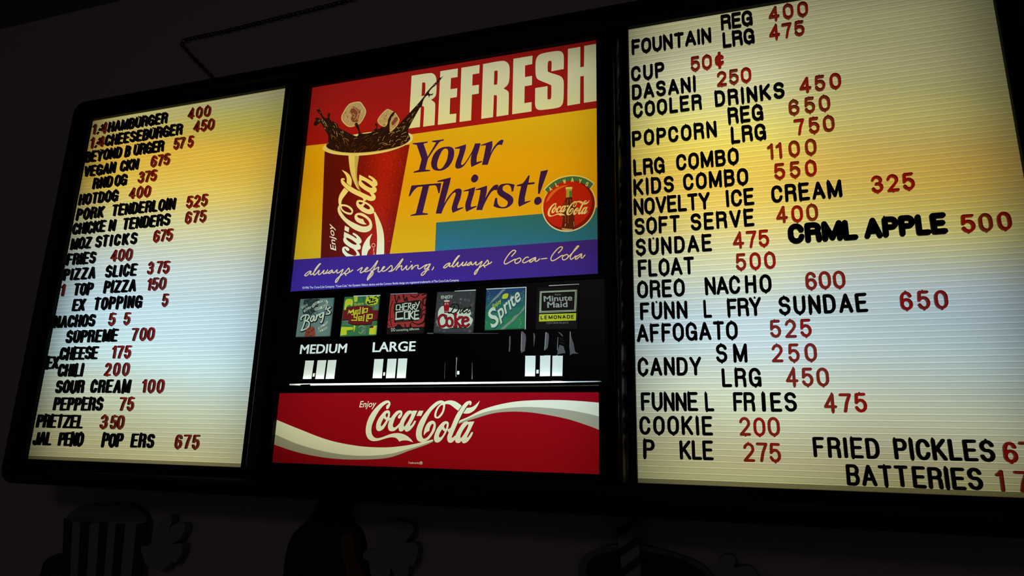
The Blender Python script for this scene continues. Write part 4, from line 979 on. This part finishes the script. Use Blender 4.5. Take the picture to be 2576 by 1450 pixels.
for pts in ([(400,202),(735,182),(735,200),(400,212)], [(900,168),(1533,138),(1533,156),(900,182)], [(1516,140),(1535,138),(1522,808),(1508,810)], [(1890,116),(2366,92),(2366,99),(1890,126)]): A.poly('window' , K6(pts), smooth=False)
for k in CARDS: A.poly('hole', shr(CARDS[k], .985), smooth=False)
A.fat('window', 'MEDIUM', K7([(222,466)])[0], K7([(1000,447)])[0], 23.6, 0.9, up=(0.13, -0.99))
A.fat('window', 'LARGE', K7([(1430,436)])[0], K7([(2145,417)])[0], 25.0, 0.9, up=(0.08, -0.997))
for pts in ([(320,580),(463,577),(418,885),(275,885)], [(522,575),(668,572),(625,885),(482,885)], [(695,572),(837,568),(797,882),(653,884)], [(447,790),(480,787),(470,845),(437,847)],
            [(1465,555),(1618,552),(1588,872),(1435,872)], [(1685,550),(1835,548),(1805,870),(1655,872)], [(1862,545),(2013,543),(1985,870),(1835,870)], [(1614,775),(1645,772),(1640,830),(1608,830)]):
    A.poly('window', K7(pts), smooth=False)
for pts in ([(1297,500),(1449,500),(1440,803),(1290,803)], [(1515,500),(1572,500),(1572,496),(1668,495),(1662,800),(1510,803)], [(1697,500),(1755,500),(1757,492),(1768,492),(1768,500),(1850,500),(1843,800),(1690,800)], [(1460,707),(1495,707),(1492,762),(1458,762)], [(293,725),(327,725),(325,777),(290,777)]):
    A.poly('window', K8(pts), smooth=False)
A.poly('glint_pale', K8([(280,525),(292,525),(283,660),(278,810),(270,812),(275,660)]), smooth=False)
A.poly('glint', K8([(512,600),(518,600),(520,842),(505,845)]), smooth=False)
A.poly('glint', K8([(112,600),(116,600),(108,840),(104,840)]), smooth=False)
A.poly('glint', K8([(1680,867),(1840,867),(1840,878),(1680,878)]), smooth=False)
A.poly('glint', K8([(-150,163),(905,170),(905,174),(-150,178)]), smooth=False)
for pts in ([(1060,215),(1080,212),(1078,330),(1070,440),(1052,440),(1060,330)], [(1236,140),(1262,142),(1300,185),(1308,240),(1290,430),(1238,460),(1232,430)], [(1415,165),(1430,170),(1443,215),(1430,320),(1422,380)],
            [(1592,155),(1606,150),(1640,175),(1645,230),(1630,370),(1615,400),(1576,422)], [(1778,150),(1800,155),(1845,190),(1850,225)], [(1800,340),(1862,360),(1870,400),(1888,462),(1850,464),(1765,484),(1775,420)], [(1952,145),(1964,145),(1972,215),(2010,330),(2030,440),(2085,470),(1990,470),(1955,496),(1950,400)]):
    A.poly('glint', K8(pts), smooth=False)  # reflections on the curled black tabs, painted as grey shapes
for pts in ([(1236,170),(1246,170),(1240,428),(1230,428)], [(1594,155),(1605,155),(1586,420),(1576,420)], [(1774,230),(1780,230),(1772,418),(1764,418)], [(1953,146),(1963,146),(1962,210),(1952,400),(1949,400)]):
    A.poly('glint_pale', K8(pts), smooth=False)
for x, y in ((1800, 240), (1815, 268), (1795, 300), (1830, 318)): A.stroke('glint_dim', K8([(x, y), (x + 50, y + 8)]), .7, False)
GAP = [(728, 966.3), (780, 965.6), (1100, 962.2), (1400, 959.8), (1512, 958.6), (1514, 961.2), (1400, 963.8), (1100, 967.2), (780, 970.2), (728, 969.6)]
A.poly('hole', GAP, smooth=False)
PF = A.build('price_panel', {**pal(['window', 'glint', 'glint_pale', 'glint_dim', 'black'])}, PANEL_Y, origin=px(1105, 968, PANEL_Y))
tag(PF, 'black price panel with lit white windows between the poster and the red banner', 'price panel')
def child_box(parent, name, mat, p0, p1, half, y0, y1, bevel=0.0008):
    a, b = px(*p0, y0), px(*p1, y0)
    d = (b - a); L = d.length; mid = (a + b) / 2
    bm = bmesh.new()
    add_box(bm, -L / 2, L / 2, 0, y1 - y0, -half, half)
    bmesh.ops.bevel(bm, geom=list(bm.edges), offset=bevel, segments=2, profile=0.5, affect='EDGES')
    o = obj(name, mesh_from(bm, name, mat), parent)
    o.matrix_parent_inverse = Matrix.Identity(4)
    o.matrix_basis = Matrix.Translation(mid - Vector(parent.location)) @ Matrix.Rotation(-math.atan2(d[2], d[0]), 4, 'Y')
    return o
RIM = mat_plain('dark_clear_acrylic', (0.008, 0.008, 0.011), 0.4, 0.2)
for a, b in ((0, 1), (1, 2), (2, 3), (3, 0)):
    child_box(PF, 'holder_rim', RIM, hold[a], hold[b], 0.0022, PANEL_Y - 0.0045, PANEL_Y + 0.001)
# bright gap where the added lamp shines through under the sheet
A = Art()
A.poly('window', GAP, smooth=False)
lg = A.build('light_gap', {'window': mat_glow('clear_gap', (0.95, 0.95, 0.95))}, PANEL_Y - 0.0002)
lg.parent = PF; lg.location = -Vector(PF.location)
# loose strip of tape hanging below the gap
child_box(PF, 'tape_tab', mat_plain('black_tape', (0.014, 0.014, 0.015), 0.4), (755, 974.5), (780, 973.5), 0.0055, PANEL_Y - 0.005, PANEL_Y - 0.0045, 0.0001)
# ---- the six drink cards
def card(key, A, keys, label):
    o = A.build('drink_card', pal(keys), CARD_Y, origin=px(*[sum(p[i] for p in CARDS[key]) / 4 for i in (0, 1)], CARD_Y))
    return tag(o, label, 'drink card', 'drink cards in a row on the price panel')
def ribbon_text(A, C, path, w, s, h, t=.2):
    A.stroke('card_black', C(path), w + 1.2, cap='flat'); A.stroke('card_cream', C(path), w, cap='flat')
    q = sm(C(path), 6, False)
    L = [0]
    for a, b in zip(q, q[1:]): L.append(L[-1] + math.hypot(b[0] - a[0], b[1] - a[1]))
    n = len(s)
    for i, ch in enumerate(s):
        if ch == ' ': continue
        d = L[-1] * (i + .65) / (n + .3)
        k = max(j for j in range(len(L)) if L[j] <= d); k = min(k, len(q) - 2)
        f = (d - L[k]) / max(1e-6, L[k + 1] - L[k])
        x, y = q[k][0] + (q[k + 1][0] - q[k][0]) * f, q[k][1] + (q[k + 1][1] - q[k][1]) * f
        ux, uy = (q[k + 1][0] - q[k][0]), (q[k + 1][1] - q[k][1]); l = math.hypot(ux, uy); ux, uy = ux / l, uy / l
        wd = L[-1] / (n + .3) * .72
        p0 = (x - ux * wd / 2 - uy * h / 2, y - uy * wd / 2 + ux * h / 2)
        A.text('card_black', ch, p0, (p0[0] + ux * wd, p0[1] + uy * wd), h, t=t)
# root beer card
A = Art(); A.poly('card_teal', CARDS['barqs'], smooth=False)
A.poly('card_leaf', K5([(300,560),(285,480),(310,430),(300,370),(330,310),(390,300),(440,285),(500,300),(560,295),(600,330),(560,400),(560,470),(520,520),(470,540),(440,580),(380,560),(340,580)]))
for k in range(60):
    x, y = rs.uniform(300, 590), rs.uniform(295, 560)
    A.stroke(rs.choice(('card_black', 'card_black', 'card_teal')), K5([(x, y), (x + rs.uniform(-18, 18), y + rs.uniform(-18, 18)), (x + rs.uniform(-25, 25), y + rs.uniform(-20, 20))]), .8, n=2)
ribbon_text(A, K5, [(455,440),(500,385),(570,350),(640,330),(705,330)], 6.2, 'OLDE TYME', 4.6)
A.stroke('card_cream', K5([(700,325),(722,350),(700,385)]), 3, n=3)
ribbon_text(A, K5, [(500,478),(570,460),(640,435),(720,385)], 7.0, 'ROOT BEER', 5.2)
ribbon_text(A, K5, [(310,520),(350,480),(400,452),(430,445)], 5.0, 'SINCE', 3.4)
A.font('card_cream', 'Enjoy', K5([(285,470)])[0], K5([(385,400)])[0], 6.5)
BQ = [[(262,660),(255,640),(285,600),(340,575),(392,582),(402,620),(360,670),(320,690)], [(350,680),(395,700),(402,745),(380,790),(320,830),(262,852)], [(345,585),(305,750),(262,850)],
      [(486,592),(450,608),(428,650),(432,685),(460,680),(492,600),(485,660),(500,678),(528,640)], [(535,575),(522,655),(540,600),(580,560)], [(655,535),(612,548),(586,590),(596,620),(628,605),(660,535),(640,640),(618,705),(600,700)], [(706,432),(692,482)], [(772,445),(728,470),(735,500),(768,525),(750,555),(700,562)]]
for s in BQ: A.stroke('card_black', [(x + .9, y + 1.1) for x, y in K5(s)], 7.0, n=4)
for s in BQ: A.stroke('card_cream', K5(s), 3.3, n=4)
A.poly('card_brown', K5([(330,962),(340,860),(380,800),(450,780),(495,810),(500,960)]))
for k in range(34):
    x, y = rs.uniform(340, 490), rs.uniform(800, 955)
    A.stroke(rs.choice(('card_black', 'card_black', 'card_red')), K5([(x, y), (x + rs.uniform(-20, 20), y + rs.uniform(-14, 14))]), 1.3, False)
ribbon_text(A, K5, [(560,815),(620,775),(680,740),(720,690)], 5.0, 'SINCE 1898', 3.4, .16)
ribbon_text(A, K5, [(560,855),(610,850),(670,825),(715,790)], 5.4, 'ITS GOOD', 4.0)
A.poly('card_leaf', K5([(165,962),(780,945),(778,964),(163,974)]), smooth=False)
card('barqs', A, ['card_teal', 'card_leaf', 'card_black', 'card_cream', 'card_brown', 'card_red'], 'teal root beer card with a black outlined script name, leftmost in the row')
# citrus card
A = Art(); A.poly('card_green', CARDS['mello'], smooth=False)
for col, pts in (('card_yellow', [(965,785),(1175,790),(1170,835),(1060,850),(1060,925),(945,938)]), ('card_yellow', [(1530,765),(1597,760),(1580,918),(1450,920),(1460,800),(1520,792)]), ('card_yellow', [(1180,250),(1255,248),(1245,340),(1195,350)]),
                 ('card_yellow', [(1405,250),(1625,240),(1600,370),(1560,405),(1420,400),(1385,360)]), ('card_yellow', [(1180,750),(1215,760),(1200,840),(1180,880)]),
                 ('card_green_pale', [(1560,380),(1630,390),(1622,490),(1545,480)]), ('card_green_pale', [(1000,680),(1090,665),(1090,720),(1180,750),(1000,745)]), ('card_green_pale', [(1320,760),(1420,770),(1400,920),(1300,920)]), ('card_maroon', [(1470,770),(1530,765),(1525,800),(1460,810)])):
    A.poly(col, K5(pts), smooth=False)
A.poly('card_yellow', K5([(1040,320),(1090,295),(1150,300),(1170,350),(1150,420),(1110,400),(1060,430),(1045,480),(1018,485),(1025,400)]))
for k in range(16):
    x, y = rs.uniform(1410, 1590), rs.uniform(255, 395)
    A.stroke('card_black', K5([(x, y), (x + rs.uniform(-30, 30), y + rs.uniform(-30, 30)), (x + rs.uniform(-40, 40), y + rs.uniform(-30, 30))]), rs.uniform(1.2, 3), n=3)
for pts in ([(1000,710),(1190,720)], [(1060,850),(1180,838),(1175,790)], [(1355,250),(1350,400)], [(1535,300),(1530,420)], [(1410,760),(1400,920)]): A.stroke('card_black', K5(pts), .7, False)
A.poly('card_black', K5([(1055,448),(1250,425),(1405,415),(1512,445),(1506,492),(1622,505),(1612,676),(1508,686),(1496,748),(1196,762),(1086,728),(1090,668),(982,678),(1000,492),(1055,490)]), smooth=False)
A.poly('card_maroon', K5([(1065,440),(1250,418),(1400,408),(1505,440),(1500,488),(1622,500),(1612,660),(1502,670),(1490,735),(1200,748),(1092,715),(1096,652),(984,665),(1000,490),(1060,490)]), smooth=False)
A.poly('card_yellow', K5([(1072,568),(1098,482),(1130,510),(1185,470),(1198,560),(1172,560),(1166,520),(1122,552),(1100,530)]), smooth=False)
for q in ([(1275,490),(1218,498),(1208,558),(1270,550)], [(1214,528),(1262,522)], [(1300,445),(1288,556)], [(1345,448),(1330,548),(1352,546)], [(1364,470),(1425,462),(1416,525),(1356,530),(1364,470)],
          [(1148,572),(1196,570),(1188,622),(1236,618)], [(1246,565),(1230,672),(1148,668)], [(1268,640),(1270,610),(1330,604),(1325,640),(1272,644),(1268,674),(1328,668)], [(1364,580),(1352,678)], [(1418,572),(1405,684),(1425,680)], [(1442,572),(1508,566),(1500,634),(1434,640),(1442,572)]):
    A.stroke('card_yellow', K5(q), 2.5, False, cap='square')
A.font('card_yellow', 'Enjoy', K5([(1200,415)])[0], K5([(1362,390)])[0], 6.6)
A.stroke('card_yellow', K5([(1270,800),(1300,765),(1350,770),(1370,800)]), .8, n=3); A.stroke('card_yellow', K5([(1270,870),(1300,900),(1360,840)]), .8, n=3)
card('mello', A, ['card_green', 'card_yellow', 'card_green_pale', 'card_maroon', 'card_black'], 'green and yellow citrus soda card with a maroon centre, second in the row')
# cherry card
A = Art(); A.poly('card_black', CARDS['cherry'], smooth=False)
A.poly('card_red', K5([(1825,222),(2465,195),(2430,782),(2200,790),(2180,700),(2150,790),(2040,795),(1990,740),(1920,770),(1880,800),(1770,800)]), smooth=False)
for pts, w in (([(1900,225),(1930,360),(1970,250),(1990,300)], 3), ([(2050,225),(2080,330),(2110,270),(2120,330)], 3.4), ([(1870,330),(1830,450),(1820,640),(1850,780)], 2), ([(1880,640),(1800,660),(1770,720),(1820,780)], 1.4), ([(2460,270),(2400,300),(2400,390),(2440,410),(2455,330)], 3.5),
               ([(2450,470),(2380,520),(2360,640),(2400,560),(2440,600),(2400,700),(2300,740),(2200,700)], 2.6), ([(2450,640),(2400,720),(2300,750)], 2), ([(2180,235),(2260,270),(2330,220)], 2.6), ([(2360,330),(2380,420),(2370,500)], 2.6), ([(2080,740),(2090,790)], 3), ([(1940,780),(1960,740),(2010,790)], 2.4), ([(2380,230),(2440,205)], 3)):
    A.stroke('card_black', K5(pts), w, n=4)
A.poly('card_black', K5([(1895,375),(2050,350),(2330,312),(2360,340),(2350,430),(2370,500),(2335,665),(2300,680),(2150,690),(1890,712),(1900,600),(1880,500)]), smooth=False)
for w, qs in ((2.2, ([(1985,398),(1930,405),(1925,490),(1985,482)], [(1997,405),(1992,490)], [(2038,385),(2035,485)], [(1994,445),(2038,437)], [(2118,370),(2064,378),(2057,498),(2120,490)], [(2060,430),(2110,425)],
                    [(2137,480),(2144,372),(2182,368),(2180,412),(2144,425),(2194,478)], [(2207,485),(2214,395),(2256,390),(2252,430),(2214,440),(2264,482)], [(2268,362),(2304,425)], [(2335,345),(2304,425),(2278,480)])),
              (2.9, ([(2035,514),(1926,530),(1924,650)], [(2072,525),(2145,514),(2146,640),(2072,650),(2072,525)], [(2170,505),(2163,646)], [(2225,512),(2174,575),(2222,640)], [(2315,502),(2252,510),(2246,650)], [(2250,580),(2305,572)])),
              (4.6, ([(1926,650),(2035,636)], [(2250,648),(2312,640)]))):
    for q in qs: A.stroke('card_cream', K5(q), w, False, cap='square')
for k in range(9): A.stroke('card_mid', K5([(1930 + k * 25, 696 - k * 3), (1934 + k * 25, 696 - k * 3)]), .9, False)
A.font('card_cream', 'DO', K5([(1840,866)])[0], K5([(1912,860)])[0], 8, bold=.01)
A.font('card_cream', 'something different.', K5([(1928,862)])[0], K5([(2335,838)])[0], 6.0)
card('cherry', A, ['card_black', 'card_red', 'card_cream', 'card_mid'], 'red cherry cola card with black scribbles and white block letters, third in the row')
# diet card
A = Art(); A.poly('card_grey', CARDS['diet'], smooth=False)
A.poly('card_cream', K6([(140,530),(180,460),(240,440),(340,470),(480,500),(620,490),(660,560),(640,600),(690,660),(640,760),(560,790),(400,780),(250,800),(150,770),(115,690),(135,620)]))
for k in range(54):
    x, y, r = rs.uniform(90, 700), rs.uniform(230, 860), rs.choice((.6, .8, 1.2, 1.9, 2.6))
    if 120 < x < 650 and 420 < y < 800 and rs.random() < .8: continue
    c = K6([(x, y)])[0]
    A.stroke('card_mid', [(c[0] + r * math.cos(q * .785), c[1] + r * math.sin(q * .785)) for q in range(9)], .55, False)
A.font('card_cream', 'ENJOY', K6([(188,328)])[0], K6([(375,318)])[0], 7.6, bold=.012)
A.poly('card_black', K6([(222,362),(330,358),(304,548),(236,550)]), smooth=False)
A.poly('card_redtext', K6([(228,368),(326,364),(300,540),(240,543)]), smooth=False); A.poly('card_cream', K6([(229,364),(250,352),(300,350),(326,360),(300,374),(250,376)]))
A.stroke('card_cream', K6([(240,410),(260,395),(250,430)]), .9, n=2); A.stroke('card_cream', K6([(275,415),(290,395),(300,420)]), .9, n=2); A.stroke('card_cream', K6([(242,520),(270,530),(296,520)]), .7, n=2)
DT = [[(400,440),(370,500),(330,552),(300,548),(330,545),(380,560),(440,530),(468,470),(440,415),(370,415),(330,460)], [(505,475),(480,550),(500,548),(525,510)], [(508,445),(512,440)], [(535,515),(575,490),(570,470),(545,490),(530,535),(550,552),(590,520)], [(650,445),(600,540),(615,550),(640,530)], [(590,480),(660,468)]]
for s in DT: A.stroke('card_black', K6(s), 3.2 if len(s) > 4 else 2.6, n=4)
CK = [('C', (150,770), (285,755), 200), ('o', 0, 0, 0), ('k', 0, 0, 0), ('e', 0, 0, 0)]
COKE = [[(262,600),(262,640),(240,590),(190,590),(150,640),(145,700),(170,760),(220,765),(262,735)], [(330,630),(285,650),(275,720),(310,765),(355,745),(365,680),(330,630)], [(410,570),(415,760)], [(395,575),(420,570)], [(500,620),(425,680),(500,765)], [(395,765),(430,762)], [(480,765),(515,760)], [(475,622),(520,618)], [(525,690),(610,670),(600,630),(560,625),(525,670),(535,745),(580,765),(625,735)]]
for s in COKE: A.stroke('card_black', K6(s), 6.6, n=4)
for s in COKE: A.stroke('card_redtext', K6(s), 4.8, n=4)
A.stroke('card_black', K6([(330,795),(580,785)]), 1.4, False)
card('diet', A, ['card_grey', 'card_cream', 'card_mid', 'card_redtext', 'card_black'], 'dark grey diet cola card with red letters and a cream splash, fourth in the row')
# lemon-lime card
A = Art(); c4 = CARDS['sprite']
A.poly('sp0', c4, smooth=False)
for k, key in enumerate(('sp1', 'sp2', 'sp3', 'sp4')):
    f = (.14, .32, .5, .72)[k]
    A.poly(key, [(c4[0][0] + (c4[3][0] - c4[0][0]) * f, c4[0][1] + (c4[3][1] - c4[0][1]) * (f + .05)), (c4[1][0] + (c4[2][0] - c4[1][0]) * f, c4[1][1] + (c4[2][1] - c4[1][1]) * (f - .05)), c4[2], c4[3]], smooth=False)
for pts in ([(885,490),(960,400),(1000,340),(1050,290),(1100,240),(1150,180),(1215,172),(1150,230),(1090,300),(1040,340),(980,390),(930,440)], [(1110,815),(1200,740),(1260,690),(1300,660),(1340,600),(1420,560),(1510,430),(1510,480),(1440,560),(1380,620),(1330,680),(1250,740),(1180,812)]):
    A.poly('card_mid', K6(pts), smooth=False)
for x, y in ((932,205),(952,240),(955,272),(935,295),(935,328),(1485,205),(1462,238),(1485,270),(1485,298),(1465,320),(1465,352),(1425,655),(1448,690),(1448,722),(1428,745),(1428,780),(885,672),(902,702),(878,765)):
    c = K6([(x, y)])[0]
    A.poly('card_cream', [(c[0] + .8 * math.cos(q * 1.05), c[1] + .8 * math.sin(q * 1.05)) for q in range(6)], smooth=False)
up = (-.25, -1)
for col, dx, dy, bd in (('card_navy', .9, 1.4, .045), ('card_cream', 0, 0, .018)):
    A.font(col, 'S', (K6([(985,800)])[0][0] + dx, K6([(985,800)])[0][1] + dy), (K6([(1110,715)])[0][0] + dx, K6([(1110,715)])[0][1] + dy), 44, up=up, bold=bd)
    A.font(col, 'pr\u0131te', (K6([(1112,655)])[0][0] + dx, K6([(1112,655)])[0][1] + dy), (K6([(1450,335)])[0][0] + dx, K6([(1450,335)])[0][1] + dy), 33, up=up, bold=bd)
A.font('card_yellow', 'Enjoy', K6([(1012,485)])[0], K6([(1140,375)])[0], 10, up=up, bold=.008)
A.poly('card_navy', K6([(1150,352),(1215,356),(1262,310),(1262,260),(1240,330)])); A.poly('card_yellow', K6([(1150,310),(1165,265),(1205,245),(1246,248),(1240,300),(1210,325),(1155,326)]))
card('sprite', A, ['sp0', 'sp1', 'sp2', 'sp3', 'sp4', 'card_mid', 'card_cream', 'card_navy', 'card_yellow'], 'blue and green lemon lime soda card with a diagonal cream name, fifth in the row')
# lemonade card
A = Art(); A.poly('card_black', CARDS['lemon'], smooth=False)
fr = lambda a: K6(a)
for col, pts in (('card_cream', [(1748,210),(2334,184),(2318,528),(1738,552)]), ('card_black', [(1756,217),(2326,192),(2311,521),(1747,544)]), ('card_cream', [(1765,222),(2315,198),(2302,512),(1755,534)]), ('card_black', [(1775,232),(2304,209),(2292,503),(1766,524)]), ('card_yellow', [(1737,574),(2322,554),(2318,670),(1733,688)])):
    A.poly(col, fr(pts), smooth=False)
A.font('card_mid', 'Enjoy', fr([(1985,275)])[0], fr([(2082,268)])[0], 4.4, slant=.3)
A.fat('card_silver', 'Minute', fr([(1810,372)])[0], fr([(2262,352)])[0], 14.5, .55)
A.fat('card_silver', 'Maid', fr([(1866,468)])[0], fr([(2185,456)])[0], 15.0, .55)
A.text('card_black', 'LEMONADE', fr([(1760,655)])[0], fr([(2292,640)])[0], 9.6, t=.2, cap='flat', wscale=1.3, space=.2)
A.font('card_mid', 'CONTAINS 0% JUICE', fr([(1850,726)])[0], fr([(2200,718)])[0], 4.6)
card('lemon', A, ['card_black', 'card_cream', 'card_yellow', 'card_mid', 'card_silver'], 'nearly black lemonade card with a yellow bar and double frame, rightmost in the row')

# ------------------------------------------------------------------ wall decorations under the board, and the chain above it
def wpts(C, pts, y): return [(px(p[0], p[1], y)[0], px(p[0], p[1], y)[2]) for p in sm(C(pts), 4)]
G1, G2, G3 = crop(0, 1180, 2.995), crop(640, 1180, 4.025), crop(1200, 1180, 3.22)
def flat_mat(n, c): return mat_plain(n, c, 0.7, 0.2, bump=0.05, scale=80)
PALE, DARKR, BLK, BRN, GREY = flat_mat('pale_foam', (0.22, 0.22, 0.235)), flat_mat('dark_red_paint', (0.055, 0.012, 0.012)), flat_mat('black_foam', (0.012, 0.011, 0.011)), flat_mat('brown_paint', (0.13, 0.06, 0.035)), flat_mat('grey_paint', (0.13, 0.128, 0.13))
WF = WALL_Y - 0.022
pb = empty('popcorn_box_cutout', px(255, 1450, WF) + Vector((0, 0.011, -0.12)), 'dim striped popcorn box cutout on the wall under the left board', 'wall cutout')
def wpart(parent, name, mat, pts, yf, yb=WALL_Y - 0.0005):
    o = slab(name, mat, pts, yf, yb)
    if parent: o.parent = parent; o.location = -Vector(parent.location)
    return o
bx = [((483, 372), (455, 1200)), ((1105, 400), (1020, 1200))]
wpart(pb, 'box', PALE, [(px(*p, WF)[0], px(*p, WF)[2]) for p in G1([(483,372),(640,420),(800,405),(940,395),(1105,395),(1020,1200),(455,1200)])], WF)
for a, b in ((0, .09), (.20, .30), (.43, .52), (.63, .73), (.88, 1)):
    t = lambda u, k: (bx[0][k][0] + (bx[1][k][0] - bx[0][k][0]) * u, bx[0][k][1] + (bx[1][k][1] - bx[0][k][1]) * u + (22 if k == 0 and 0 < u < 1 else 0))
    wpart(pb, 'stripe', DARKR, [(px(*p, WF - .002)[0], px(*p, WF - .002)[2]) for p in G1([t(a, 0), t(b, 0), t(b, 1), t(a, 1)])], WF - 0.003, WF + 0.001)
wpart(pb, 'popcorn', GREY, wpts(G1, [(500,385),(540,320),(600,290),(680,262),(760,280),(820,255),(900,270),(970,262),(1040,300),(1090,350),(1090,400),(900,410),(640,425)], WF + .004), WF + 0.004)
def hand(C, pts, label, thumb=None):
    o = slab('hand_cutout', PALE, wpts(C, pts, WF), WF - 0.004, WALL_Y - 0.0005)
    return tag(o, label, 'wall cutout', 'pale hand cutouts on the wall')
hand(G1, [(1150,560),(1200,430),(1250,355),(1300,350),(1300,410),(1278,450),(1340,410),(1400,415),(1395,480),(1350,540),(1302,565),(1378,565),(1378,630),(1335,705),(1300,705),(1240,760),(1185,752),(1110,720),(1085,650),(1075,590)], 'dim pale mitten shaped hand cutout beside the popcorn box')
hand(G2, [(1255,600),(1330,530),(1420,510),(1500,530),(1600,560),(1612,640),(1540,742),(1640,750),(1662,840),(1620,970),(1572,990),(1555,1090),(1440,1095),(1390,1000),(1370,1090),(1270,1080),(1200,1000),(1190,945),(1110,900),(1130,825),(1240,795)], 'dim pale mitten shaped hand cutout right of the dark rounded cutout')
hand(G3, [(1910,1000),(1930,860),(1965,730),(2030,692),(2095,720),(2085,800),(2180,782),(2255,820),(2280,900),(2260,1000)], 'dim pale mitten shaped hand cutout right of the drink cup')
ca = slab('curled_arm', BLK, wpts(G1, [(300,900),(320,790),(350,700),(430,645),(510,640),(532,720),(510,790),(450,800),(440,755),(410,765),(390,830),(390,900)], WF), WF - 0.006, WF - 0.0032)
ca.parent = pb; ca.location = -Vector(pb.location)
db = empty('dark_candy_cutout', px(815, 1450, WF) + Vector((0, 0.011, -0.12)), 'black rounded cutout with a brown peeled edge under the red banner', 'wall cutout')
wpart(db, 'body', BLK, wpts(G2, [(280,1200),(290,1087),(320,850),(370,700),(450,600),(550,510),(600,430),(640,345),(800,335),(950,350),(960,530),(1040,620),(1085,750),(1100,900),(1125,1087),(1150,1200)], WF), WF)
wpart(db, 'peel', BRN, wpts(G2, [(885,690),(950,665),(1000,700),(1012,850),(1060,960),(1120,1085),(1140,1200),(960,1200),(930,1000),(890,880)], WF - .003), WF - 0.004, WF + 0.001)
dc = empty('drink_cup_cutout', px(1610, 1450, WF) + Vector((0, 0.011, -0.12)), 'dim drink cup cutout with a striped straw on the wall', 'wall cutout')
rim_o = wpts(G3, [(815,820),(850,720),(940,665),(1080,620),(1230,608),(1400,630),(1600,690),(1780,755),(1880,830),(1900,920),(1800,1010),(1500,1060),(1200,1060),(950,1000),(840,920)], WF)
wpart(dc, 'rim', GREY, rim_o, WF)
wpart(dc, 'opening', BLK, wpts(G3, [(890,810),(920,735),(1010,690),(1150,665),(1350,670),(1600,720),(1760,790),(1850,870),(1800,950),(1500,1000),(1200,1000),(980,940),(900,870)], WF - .002), WF - 0.003, WF + 0.001)
wpart(dc, 'drink', DARKR, wpts(G3, [(1000,880),(1080,800),(1250,770),(1450,775),(1600,810),(1700,880),(1600,960),(1300,980),(1080,940)], WF - .004), WF - 0.005, WF - 0.002)
st = wpart(dc, 'straw', PALE, [(px(*p, WF - .008)[0], px(*p, WF - .008)[2]) for p in G3([(1120,380),(1300,380),(1335,930),(1190,930)])], WF - 0.012, WF - 0.0045)
for y in (400, 560, 720, 880):
    x0, x1 = 1120 + (y - 380) * .127, 1300 + (y - 380) * .064
    o = wpart(None, 'straw_stripe', DARKR, [(px(*p, WF - .012)[0], px(*p, WF - .012)[2]) for p in G3([(x0 + 4, y + 90), (x1 - 4, y - 20), (x1 + 2, y + 50), (x0 + 12, y + 160)] if y < 880 else [(x0 + 4, 930), (x1 - 4, y - 20), (x1 + 2, 930)])], WF - 0.0135, WF - 0.011)
    o.parent = st; o.location = -Vector(dc.location) - Vector(st.location)
# chain looped over the wall
path = sm([(900, -8), (860, 5), (700, 45), (560, 80), (480, 97), (458, 108), (468, 125), (505, 165), (545, 205)], 12, False)
P3 = [px(x, y, WALL_Y - 0.008) for x, y in path]
bm = bmesh.new()
acc, nxt, flip = 0.0, 0.0, 0
for a, b in zip(P3, P3[1:]):
    d = b - a
    while nxt <= acc + d.length:
        c = a + d * ((nxt - acc) / d.length)
        t = d.normalized()
        n1 = Vector((0, -1, 0)); n2 = t.cross(n1).normalized()
        side = n2 if flip % 2 else n1
        oth = t.cross(side)
        rings = []
        for k in range(12):
            an = 2 * math.pi * k / 12
            ctr = c + t * (0.0105 * math.cos(an)) + side * (0.0052 * math.sin(an))
            ra = (t * (0.0105 * math.cos(an)) + side * (0.0052 * math.sin(an))).normalized()
            rings.append([bm.verts.new(ctr + ra * (0.0019 * math.cos(q * 1.0472)) + oth * (0.0019 * math.sin(q * 1.0472))) for q in range(6)])
        for k in range(12):
            for q in range(6):
                bm.faces.new([rings[k][q], rings[k][(q + 1) % 6], rings[(k + 1) % 12][(q + 1) % 6], rings[(k + 1) % 12][q]])
        flip += 1; nxt += 0.0155
    acc += d.length
tag(obj('hanging_chain', mesh_from(bm, 'hanging_chain', flat_mat('black_iron', (0.02, 0.018, 0.016)), True)), 'dark chain looped on the wall above the left board', 'chain')
